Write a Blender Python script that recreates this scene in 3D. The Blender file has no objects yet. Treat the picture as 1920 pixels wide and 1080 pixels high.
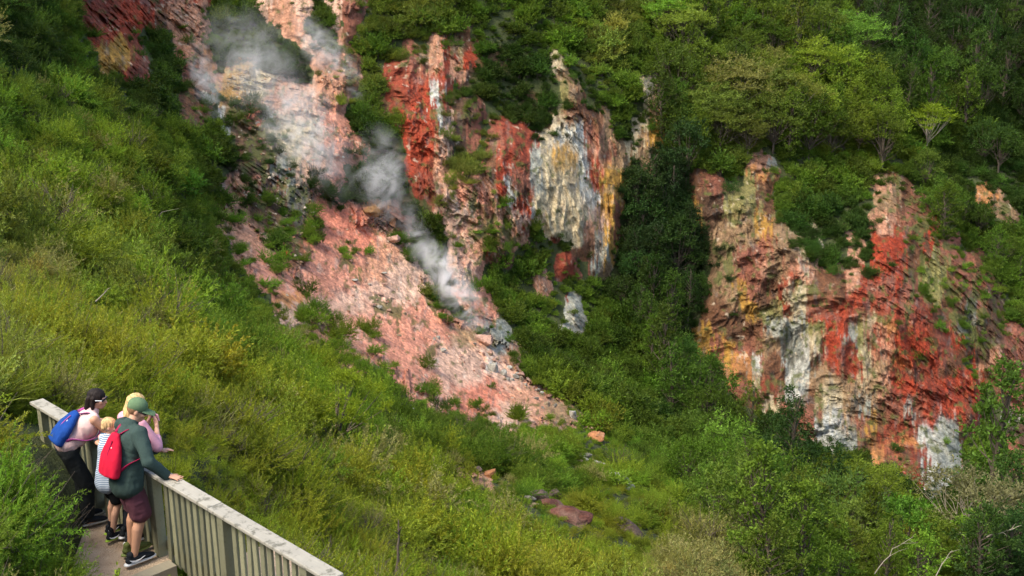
import bpy, bmesh, math, random
import numpy as np
from mathutils import Vector, Matrix, Quaternion
random.seed(11); RNG = np.random.default_rng(11)
SC = bpy.context.scene
COL = SC.collection
R = math.radians
# ------------------------------------------------------------------ camera
PITCH = R(16.0); FPX = 960 / math.tan(R(25.0))
CP, SP = math.cos(PITCH), math.sin(PITCH)
def unproj(px, py, zc):
    """photo pixel and distance along the view axis -> world point (camera at the origin)"""
    u = (np.asarray(px, float) - 960) / FPX; v = (np.asarray(py, float) - 540) / FPX
    return np.stack([u * zc, (CP - v * SP) * zc, -(v * CP + SP) * zc], -1)
def proj(P):
    P = np.asarray(P, float)
    zc = P[..., 1] * CP - P[..., 2] * SP
    v = -(P[..., 2] * CP + P[..., 1] * SP) / zc
    return P[..., 0] / zc * FPX + 960, v * FPX + 540, zc
cam = bpy.data.objects.new('camera', bpy.data.cameras.new('camera')); COL.objects.link(cam)
cam.rotation_euler = (R(90) - PITCH, 0, 0); cam.data.sensor_width = 36; cam.data.angle = R(50)
cam.data.clip_start = 0.1; cam.data.clip_end = 1500; SC.camera = cam
# ------------------------------------------------------------------ light
SUN = Vector((-0.44, -0.34, 0.83)).normalized()
w = bpy.data.worlds.new('World'); SC.world = w; w.use_nodes = True
nt = w.node_tree; nt.nodes.clear()
sky = nt.nodes.new('ShaderNodeTexSky'); sky.sky_type = 'NISHITA'; sky.sun_disc = False
sky.sun_elevation = math.asin(SUN.z); sky.sun_rotation = math.atan2(SUN.x, SUN.y); sky.dust_density = 3.0
bg = nt.nodes.new('ShaderNodeBackground'); bg.inputs[1].default_value = 0.15
out = nt.nodes.new('ShaderNodeOutputWorld')
nt.links.new(sky.outputs[0], bg.inputs[0]); nt.links.new(bg.outputs[0], out.inputs[0])
sl = bpy.data.lights.new('sun', 'SUN'); sl.energy = 2.0; sl.angle = R(20); sl.color = (1, .93, .80)
so = bpy.data.objects.new('sun', sl); COL.objects.link(so); so.rotation_euler = SUN.to_track_quat('Z', 'Y').to_euler()
so.location = (-40, 20, 60)
SC.view_settings.view_transform = 'Standard'; SC.view_settings.look = 'None'; SC.view_settings.exposure = 1.33
SC.view_settings.gamma = 1
cy = SC.cycles
cy.max_bounces = 12; cy.diffuse_bounces = 3; cy.glossy_bounces = 2; cy.transmission_bounces = 3; cy.transparent_max_bounces = 6
cy.volume_bounces = 10; cy.volume_step_rate = 1.0; cy.volume_max_steps = 64; cy.caustics_reflective = False; cy.caustics_refractive = False
cy.use_denoising = True
cy.use_adaptive_sampling = True; cy.adaptive_threshold = 0.02
SC.render.use_persistent_data = False
# ------------------------------------------------------------------ noise
def _h(ix, iy, iz, seed):
    h = (ix.astype(np.uint32) * np.uint32(374761393) + iy.astype(np.uint32) * np.uint32(668265263)
         + iz.astype(np.uint32) * np.uint32(2147483647) + np.uint32((seed * 974634777) & 0xffffffff))
    h = (h ^ (h >> np.uint32(13))) * np.uint32(1274126177)
    h = (h ^ (h >> np.uint32(16))) * np.uint32(2246822519)
    return ((h ^ (h >> np.uint32(15))) & np.uint32(0xffff)).astype(np.float32) / np.float32(65535)
def vnoise(x, y, z, seed=0):
    x = np.asarray(x, np.float32); y = np.asarray(y, np.float32); z = np.asarray(z, np.float32)
    x, y, z = np.broadcast_arrays(x, y, z)
    fx, fy, fz = np.floor(x), np.floor(y), np.floor(z)
    ix, iy, iz = fx.astype(np.int32), fy.astype(np.int32), fz.astype(np.int32)
    tx, ty, tz = x - fx, y - fy, z - fz
    tx = tx * tx * (3 - 2 * tx); ty = ty * ty * (3 - 2 * ty); tz = tz * tz * (3 - 2 * tz)
    r = 0
    for dx in (0, 1):
        wx = tx if dx else 1 - tx
        for dy in (0, 1):
            wy = ty if dy else 1 - ty
            for dz in (0, 1):
                r = r + wx * wy * (tz if dz else 1 - tz) * _h(ix + dx, iy + dy, iz + dz, seed)
    return r * 2 - 1
def fbm(x, y, z, oct=4, seed=0, gain=.5):
    a, s, r = 1.0, 0.0, 0
    for k in range(oct):
        f = 2.03 ** k
        r = r + a * vnoise(np.asarray(x) * f + 17.3 * k, np.asarray(y) * f - 9.1 * k, np.asarray(z) * f + 3.7 * k, seed + k); s += a; a *= gain
    return r / s
def ridged(x, y, z, oct=3, seed=0):
    a, s, r = 1.0, 0.0, 0
    for k in range(oct):
        f = 2.1 ** k
        n = 1 - np.abs(vnoise(np.asarray(x) * f + 5.3 * k, np.asarray(y) * f, np.asarray(z) * f, seed + k)) * 2
        r = r + a * n; s += a; a *= .5
    return r / s
def sstep(a, b, x): t = np.clip((x - a) / (b - a), 0, 1); return t * t * (3 - 2 * t)
# ------------------------------------------------------------------ scene helpers
def tag(o, label=None, cat=None, group=None, kind=None):
    if label: o['label'] = label
    if cat: o['category'] = cat
    if group: o['group'] = group
    if kind: o['kind'] = kind
    return o
def empty(name, loc, rz=0):
    o = bpy.data.objects.new(name, None); COL.objects.link(o); o.location = loc; o.rotation_euler = (0, 0, rz)
    o.empty_display_size = .2; return o
def mesh_np(name, V, F, smooth=False, mat=None):
    """mesh from numpy vertices and faces (all quads or all triangles)"""
    V = np.ascontiguousarray(V, np.float32); F = np.ascontiguousarray(F, np.int32); n = F.shape[1]
    me = bpy.data.meshes.new(name)
    me.vertices.add(len(V)); me.vertices.foreach_set('co', V.ravel())
    me.loops.add(F.size); me.loops.foreach_set('vertex_index', F.ravel())
    me.polygons.add(len(F)); me.polygons.foreach_set('loop_start', np.arange(0, F.size, n, dtype=np.int32))
    me.polygons.foreach_set('loop_total', np.full(len(F), n, np.int32))
    me.polygons.foreach_set('use_smooth', np.full(len(F), smooth, bool))
    me.update(calc_edges=True)
    if mat: me.materials.append(mat)
    return me
def link(name, me, parent=None):
    o = bpy.data.objects.new(name, me); COL.objects.link(o)
    if parent is not None: o.parent = parent
    return o
class NT:
    def __init__(s, name):
        s.m = bpy.data.materials.new(name); s.m.use_nodes = True; s.t = s.m.node_tree; s.t.nodes.clear()
        s.out = s.t.nodes.new('ShaderNodeOutputMaterial')
    def n(s, kind, **kw):
        nd = s.t.nodes.new('ShaderNode' + kind)
        for k, v in kw.items():
            if k.startswith('_'): setattr(nd, k[1:], v)
        for k, v in kw.items():
            if not k.startswith('_'):
                key = int(k[1:]) if k[0] == 'i' and k[1:].isdigit() else k.replace('__', ' ')
                if hasattr(v, 'bl_idname') or isinstance(v, bpy.types.NodeSocket): s.t.links.new(v, nd.inputs[key])
                else: nd.inputs[key].default_value = v
        return nd
    def l(s, a, b): s.t.links.new(a, b)
def c4(c): return (c[0], c[1], c[2], 1)
def mixc(N, fac, a, b, mode='MIX'):
    m = N.t.nodes.new('ShaderNodeMix'); m.data_type = 'RGBA'; m.blend_type = mode; m.clamp_factor = True
    for i, v in ((0, fac), (6, a), (7, b)):
        if isinstance(v, bpy.types.NodeSocket): N.l(v, m.inputs[i])
        else: m.inputs[i].default_value = v if i == 0 else c4(v)
    return m.outputs[2]
def ramp(N, fac, stops):
    r = N.t.nodes.new('ShaderNodeValToRGB'); N.l(fac, r.inputs[0])
    while len(r.color_ramp.elements) < len(stops): r.color_ramp.elements.new(.5)
    for e, (p, c) in zip(r.color_ramp.elements, stops): e.position = p; e.color = c4(c) if not np.isscalar(c) else (c, c, c, 1)
    return r.outputs[0]
def simple_mat(name, col, rough=.8, var=.25, scale=30, bump=.0, bscale=80, spec=.3):
    """one base colour broken up by noise, with an optional fine bump"""
    N = NT(name); tc = N.n('TexCoord')
    no = N.n('TexNoise', Vector=tc.outputs['Object'], Scale=scale, Detail=4.0)
    c = mixc(N, no.outputs[0], [x * (1 - var) for x in col], [min(1, x * (1 + var)) for x in col])
    b = N.n('BsdfPrincipled', Roughness=rough); N.l(c, b.inputs['Base Color']); b.inputs['Specular IOR Level'].default_value = spec
    if bump:
        n2 = N.n('TexNoise', Vector=tc.outputs['Object'], Scale=bscale, Detail=3.0)
        bp = N.n('Bump', Strength=bump, Distance=.01, Height=n2.outputs[0]); N.l(bp.outputs[0], b.inputs['Normal'])
    N.l(b.outputs[0], N.out.inputs[0]); return N.m
# ------------------------------------------------------------------ terrain: distances along the view axis at a coarse net of directions
TX = np.array([-300, 0, 200, 400, 600, 800, 1000, 1200, 1400, 1600, 1800, 1920, 2220.])
TY = np.array([-250, 0, 150, 300, 450, 600, 750, 850, 950, 1080, 1400.])
TD = np.array([
 [66, 80, 100, 112, 116, 120, 128, 140, 150, 160, 168, 172, 178],
 [50, 62, 86, 104, 106, 108, 115, 124, 132, 142, 150, 154, 160],
 [40, 51, 73, 93, 99, 103, 109, 117, 122, 130, 138, 143, 150],
 [30, 38, 54, 80, 92, 98, 105, 113, 114, 119, 127, 132, 140],
 [22, 27, 38, 66, 83, 93, 101, 110, 109, 109, 116, 122, 130],
 [15.5, 18, 24.5, 43, 66, 82, 95, 105, 105, 103, 108, 114, 122],
 [12, 13.5, 16.5, 24, 42, 62, 77, 91, 99, 100, 103, 107, 114],
 [10, 11, 13.5, 17.0, 29, 46, 58, 74, 88, 94, 98, 100, 107],
 [8.6, 9.6, 12.2, 15.2, 21.5, 32, 42, 55, 72, 82, 88, 91, 98],
 [7, 8.2, 11.6, 13.0, 16.5, 22, 28, 37, 52, 66, 72, 75, 82],
 [5, 6, 7, 8, 9, 10.5, 12.5, 16, 23, 34, 42, 46, 54]], float)
def spline1(xk, Y, x):
    """cubic Hermite with limited tangents along axis 0 of Y"""
    h = np.diff(xk)[:, None]; d = np.diff(Y, axis=0) / h
    m = np.zeros_like(Y); m[1:-1] = (d[:-1] * h[1:] + d[1:] * h[:-1]) / (h[:-1] + h[1:])
    m[0], m[-1] = d[0], d[-1]
    i = np.clip(np.searchsorted(xk, x) - 1, 0, len(xk) - 2); hh = (xk[i + 1] - xk[i])[:, None]
    t = ((x - xk[i]) / (xk[i + 1] - xk[i]))[:, None]; t2, t3 = t * t, t ** 3
    return (2 * t3 - 3 * t2 + 1) * Y[i] + (t3 - 2 * t2 + t) * hh * m[i] + (3 * t2 - 2 * t3) * Y[i + 1] + (t3 - t2) * hh * m[i + 1]
STEP = 1.7
gx = np.concatenate([np.arange(-300, 0, 10), np.arange(0, 1920, STEP), np.arange(1920, 2221, 10)])
gy = np.concatenate([np.arange(-250, 0, 10), np.arange(0, 1080, STEP), np.arange(1080, 1401, 8)])
NXg, NYg = len(gx), len(gy)
def base_depth():
    L = np.log(TD)
    A = spline1(TY, L, gy)                       # rows
    return np.exp(spline1(TX, A.T.copy(), gx).T)
PX, PY = np.meshgrid(gx, gy)
D = base_depth()
def blur(M, r):
    for ax in (0, 1):
        for _ in range(2):
            c = np.cumsum(np.concatenate([np.repeat(np.take(M, [0], ax), r + 1, ax), M, np.repeat(np.take(M, [-1], ax), r, ax)], ax), axis=ax)
            n = M.shape[ax]
            M = (np.take(c, range(2 * r + 1, 2 * r + 1 + n), ax) - np.take(c, range(0, n), ax)) / (2 * r + 1)
    return M
def inpoly(poly, x, y):
    ins = np.zeros(x.shape, bool); n = len(poly)
    for i in range(n):
        x0, y0 = poly[i]; x1, y1 = poly[(i + 1) % n]
        if y0 == y1: continue
        c = (y0 > y) != (y1 > y)
        ins ^= c & (x < (x1 - x0) * (y - y0) / (y1 - y0) + x0)
    return ins
# bare ground: outlines where the rock shows (photo pixels); third value = how much greenery still grows on it
ROCK = [
 ('c', .04, [(150,-30),(385,-30),(382,60),(398,128),(378,132),(350,92),(330,62),(305,48),(260,44),(246,72),(248,112),(216,138),(198,124),(186,92),(160,66)]),
 ('c', .10, [(240,92),(268,98),(282,186),(262,172),(238,128)]),
 ('c', .25, [(342,96),(374,100),(392,150),(388,182),(400,215),(372,226),(338,216),(350,178)]),
 ('c', .03, [(472,-20),(512,-20),(562,58),(596,104),(566,92),(520,44)]),
 ('c', .04, [(535,-20),(580,-20),(585,30),(560,30)]),
 ('c', .16, [(388,112),(412,146),(430,120),(455,108),(535,152),(602,168),(618,205),(612,262),(645,312),(640,352),(590,356),(560,330),(540,285),(520,242),(490,236),(470,200),(428,172)]),
 ('c', .12, [(588,112),(642,120),(660,165),(640,200),(652,262),(692,305),(664,314),(622,302),(606,200)]),
 ('c', .15, [(612,-20),(682,-20),(680,20),(655,55),(630,40)]),
 ('c', .30, [(640,80),(675,90),(672,160),(655,175),(645,130)]),
 ('c', .38, [(412,180),(485,212),(500,246),(522,268),(556,292),(584,362),(588,432),(572,492),(546,492),(500,432),(436,366),(418,342),(470,300),(440,240),(414,222)]),
 ('s', .05, [(408,380),(428,380),(470,430),(520,490),(545,520),(572,500),(590,425),(574,352),(604,356),(640,386),(690,398),(722,428),(752,458),(772,498),(812,540),(832,586),(884,602),(922,602),(952,640),(962,690),(1004,722),(1052,752),(1084,778),(1066,802),(1000,794),(930,792),(880,772),(800,742),(738,694),(690,668),(640,640),(612,612),(560,588),(545,612),(528,592),(480,522),(426,432)]),
 ('s', .12, [(556,520),(700,560),(720,640),(690,668),(640,640),(560,588)]),
 ('c', .24, [(826,366),(872,378),(892,480),(904,540),(944,600),(964,664),(1010,706),(952,654),(902,604),(868,562),(848,500),(852,450)]),
 ('c', .05, [(672,392),(700,378),(728,380),(766,424),(762,452),(735,440),(712,430),(690,420)]),
 ('c', .13, [(724,150),(752,100),(768,86),(800,112),(818,62),(836,66),(834,110),(842,190),(846,290),(824,322),(838,384),(800,384),(768,332),(762,262),(742,202)]),
 ('c', .08, [(842,72),(862,66),(872,60),(882,104),(882,132),(862,144),(846,122)]),
 ('c', .18, [(884,332),(920,292),(924,240),(962,228),(990,240),(1004,262),(1004,404),(962,402),(940,362),(902,402),(878,382)]),
 ('c', .35, [(856,180),(880,170),(900,230),(880,280),(866,250)]),
 ('c', .07, [(1052,130),(1066,140),(1090,176),(1098,212),(1118,226),(1134,224),(1152,268),(1174,284),(1172,332),(1152,402),(1154,450),(1134,532),(1102,502),(1088,482),(1074,442),(1010,412),(996,380),(986,322),(992,280),(1030,252),(1054,226),(1064,196),(1056,160)]),
 ('c', .48, [(1040,86),(1054,92),(1070,140),(1062,150),(1046,128)]),
 ('c', .42, [(842,302),(900,332),(962,402),(1000,402),(992,424),(962,470),(930,502),(906,482),(890,522),(860,482),(838,402)]),
 ('c', .05, [(1006,508),(1024,506),(1026,540),(1010,544)]),
 ('c', .10, [(1050,488),(1070,484),(1080,510),(1066,526),(1050,516)]),
 ('c', .05, [(1058,592),(1080,570),(1094,582),(1090,614),(1062,622)]),
 ('c', .15, [(1188,218),(1200,226),(1216,280),(1226,330),(1216,338),(1202,300)]),
 ('c', .15, [(1210,120),(1226,124),(1236,180),(1238,270),(1224,262),(1212,200)]),
 ('c', .14, [(1298,302),(1330,330),(1352,336),(1380,372),(1405,345),(1405,292),(1426,284),(1452,326),(1446,350),(1442,392),(1470,424),(1530,424),(1528,470),(1545,522),(1570,506),(1590,522),(1610,512),(1650,502),(1640,422),(1652,382),(1632,342),(1648,344),(1684,382),(1704,440),(1706,520),(1752,590),(1774,640),(1802,682),(1832,702),(1828,772),(1802,832),(1792,884),(1752,932),(1718,902),(1698,872),(1650,852),(1600,858),(1560,826),(1500,806),(1440,752),(1400,742),(1368,722),(1340,672),(1298,642),(1330,582),(1340,502),(1334,452),(1312,446)]),
 ('c', .34, [(1650,330),(1700,330),(1800,490),(1850,480),(1870,560),(1880,640),(1850,690),(1800,640),(1760,560),(1720,500)]),
 ('c', .35, [(1835,356),(1862,348),(1890,384),(1912,420),(1930,470),(1905,440),(1870,400)]),
 ('c', .14, [(1852,650),(1935,600),(2030,640),(2030,900),(1935,910),(1900,880),(1890,800),(1880,730)]),
 ('c', .10, [(1590,440),(1612,444),(1612,476),(1596,478)]),
 ('s', .25, [(612,648),(640,652),(680,690),(672,712),(640,690)]),
 ('s', .20, [(722,826),(732,826),(760,858),(752,866),(730,846)]),
 ('s', .20, [(862,868),(880,868),(930,912),(918,918)]),
]
BUSHY = [(1490,360,1640,500,.75), (1330,455,1380,520,.5), (1480,520,1530,560,.3), (790,520,830,580,.9), (500,420,545,470,.9), (575,415,606,460,.9),
         (640,470,700,510,.45), (690,560,760,600,.55), (785,660,815,690,.5), (880,370,905,400,.5), (1010,240,1050,330,.0), (430,270,520,320,.55),
         (470,215,525,260,.6), (600,350,660,400,.7), (1600,590,1660,610,.2), (1690,560,1740,600,.3), (680,620,720,640,.5), (560,560,600,590,.3)]
ROCKM = np.zeros(D.shape, np.float32); VEG = np.ones(D.shape, np.float32); SCREE = np.zeros(D.shape, np.float32)
wob = lambda s, sc, a: a * fbm(PX / sc, PY / sc, 0.5, 4, s)
WXp, WYp = PX + wob(3, 26, 20) + wob(13, 7, 10), PY + wob(8, 30, 24) + wob(18, 9, 12) + 46 * fbm(PX / 9, PY / 70, 3.3, 3, 27)
for typ, veg, poly in ROCK:
    p = np.array(poly); bx = (p[:, 0].min() - 25, p[:, 0].max() + 25, p[:, 1].min() - 25, p[:, 1].max() + 25)
    i0, i1 = np.searchsorted(gx, bx[:2]); j0, j1 = np.searchsorted(gy, bx[2:])
    sl_ = (slice(j0, j1), slice(i0, i1))
    ins = inpoly(poly, WXp[sl_], WYp[sl_])
    ROCKM[sl_][ins] = 1; VEG[sl_][ins] = np.minimum(VEG[sl_][ins], veg)
    if typ == 's': SCREE[sl_][ins] = 1
    elif typ == 'c': SCREE[sl_][ins] = 0
vn = .6 * fbm(PX / 14, PY / 14, 2.5, 4, 31) + .7 * fbm(PX / 8, PY / 30, 5.5, 3, 37)
for x0, y0, x1, y1, d in BUSHY:
    r2 = ((WXp - (x0 + x1) / 2) / ((x1 - x0) / 2)) ** 2 + ((WYp - (y0 + y1) / 2) / ((y1 - y0) / 2)) ** 2
    VEG = np.where(r2 < 1, np.maximum(VEG, d), VEG)
CLIFF = ROCKM * (1 - SCREE)
# buttresses stand out from the bush, gullies sink
inner = blur(CLIFF.astype(float), 22)
D0 = D.copy()
D = D * (1 - 0.016 * inner)
P0 = unproj(PX, PY, D)
# hummocky ground everywhere
X, Y, Z = P0[..., 0], P0[..., 1], P0[..., 2]
big = fbm(X / 9, Y / 9, Z / 9, 3, 51)
D = D * (1 - .020 * big * sstep(20, 60, D))
hum = fbm(X / 2.6, Y / 2.6, Z / 2.6, 3, 55)
D = D - .55 * hum * sstep(12, 22, D) * (1 - .5 * sstep(60, 90, D))
# rock relief (metres towards the viewer), only where bare
soft = np.clip(1.25 * blur(ROCKM.astype(float), 6) - .12, 0, 1)
m = soft > .02
x, y, z = X[m], Y[m], Z[m]
qx = x + 1.6 * fbm(x / 3, y / 3, z / 5, 3, 61); 
fl = ridged(qx / 4.2, y / 4.2, z / 17, 3, 71)
fl2 = ridged(qx / 1.25, y / 1.25, z / 10, 3, 75)
bl = ridged(x / 2.6, y / 2.6, z / 8, 3, 79)
f3 = fbm(x / .8, y / .8, z / 1.7, 4, 83, .6)
cl = (SCREE[m] < .5)
f4 = ridged(qx / .50, y / .50, z / 2.6, 3, 87)
ter = np.abs(((z + 1.2 * fbm(x / 3, y / 3, z / 3, 2, 89)) / 2.1) % 1 - .5) * 2        # broken ledges
fs = .45 + .75 * sstep(-.35, .35, fbm(x / 6, y / 6, z / 6, 2, 99))
relc = 1.35 * fl + .80 * fl2 * fs + .60 * bl + .42 * f3 * fs + .24 * f4 * fs + .08 * ter * (fbm(x / 5, y / 5, z / 5, 2, 97) > -.1)
# scree: rills running down the slope
sdir = np.array([0.72, -0.35, -0.60])
a_ = x * .80 + y * .25 + z * .55; b_ = x * sdir[0] + y * sdir[1] + z * sdir[2]
ril = ridged(a_ / 1.7, b_ / 9, 0.3, 3, 91); ril2 = fbm(a_ / .55, b_ / 1.6, 1.2, 4, 95, .6)
rels = .50 * ril + .50 * ril2 + .34 * f3
D[m] -= (np.where(cl, relc, rels) * soft[m])
P = unproj(PX, PY, D)
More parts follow.
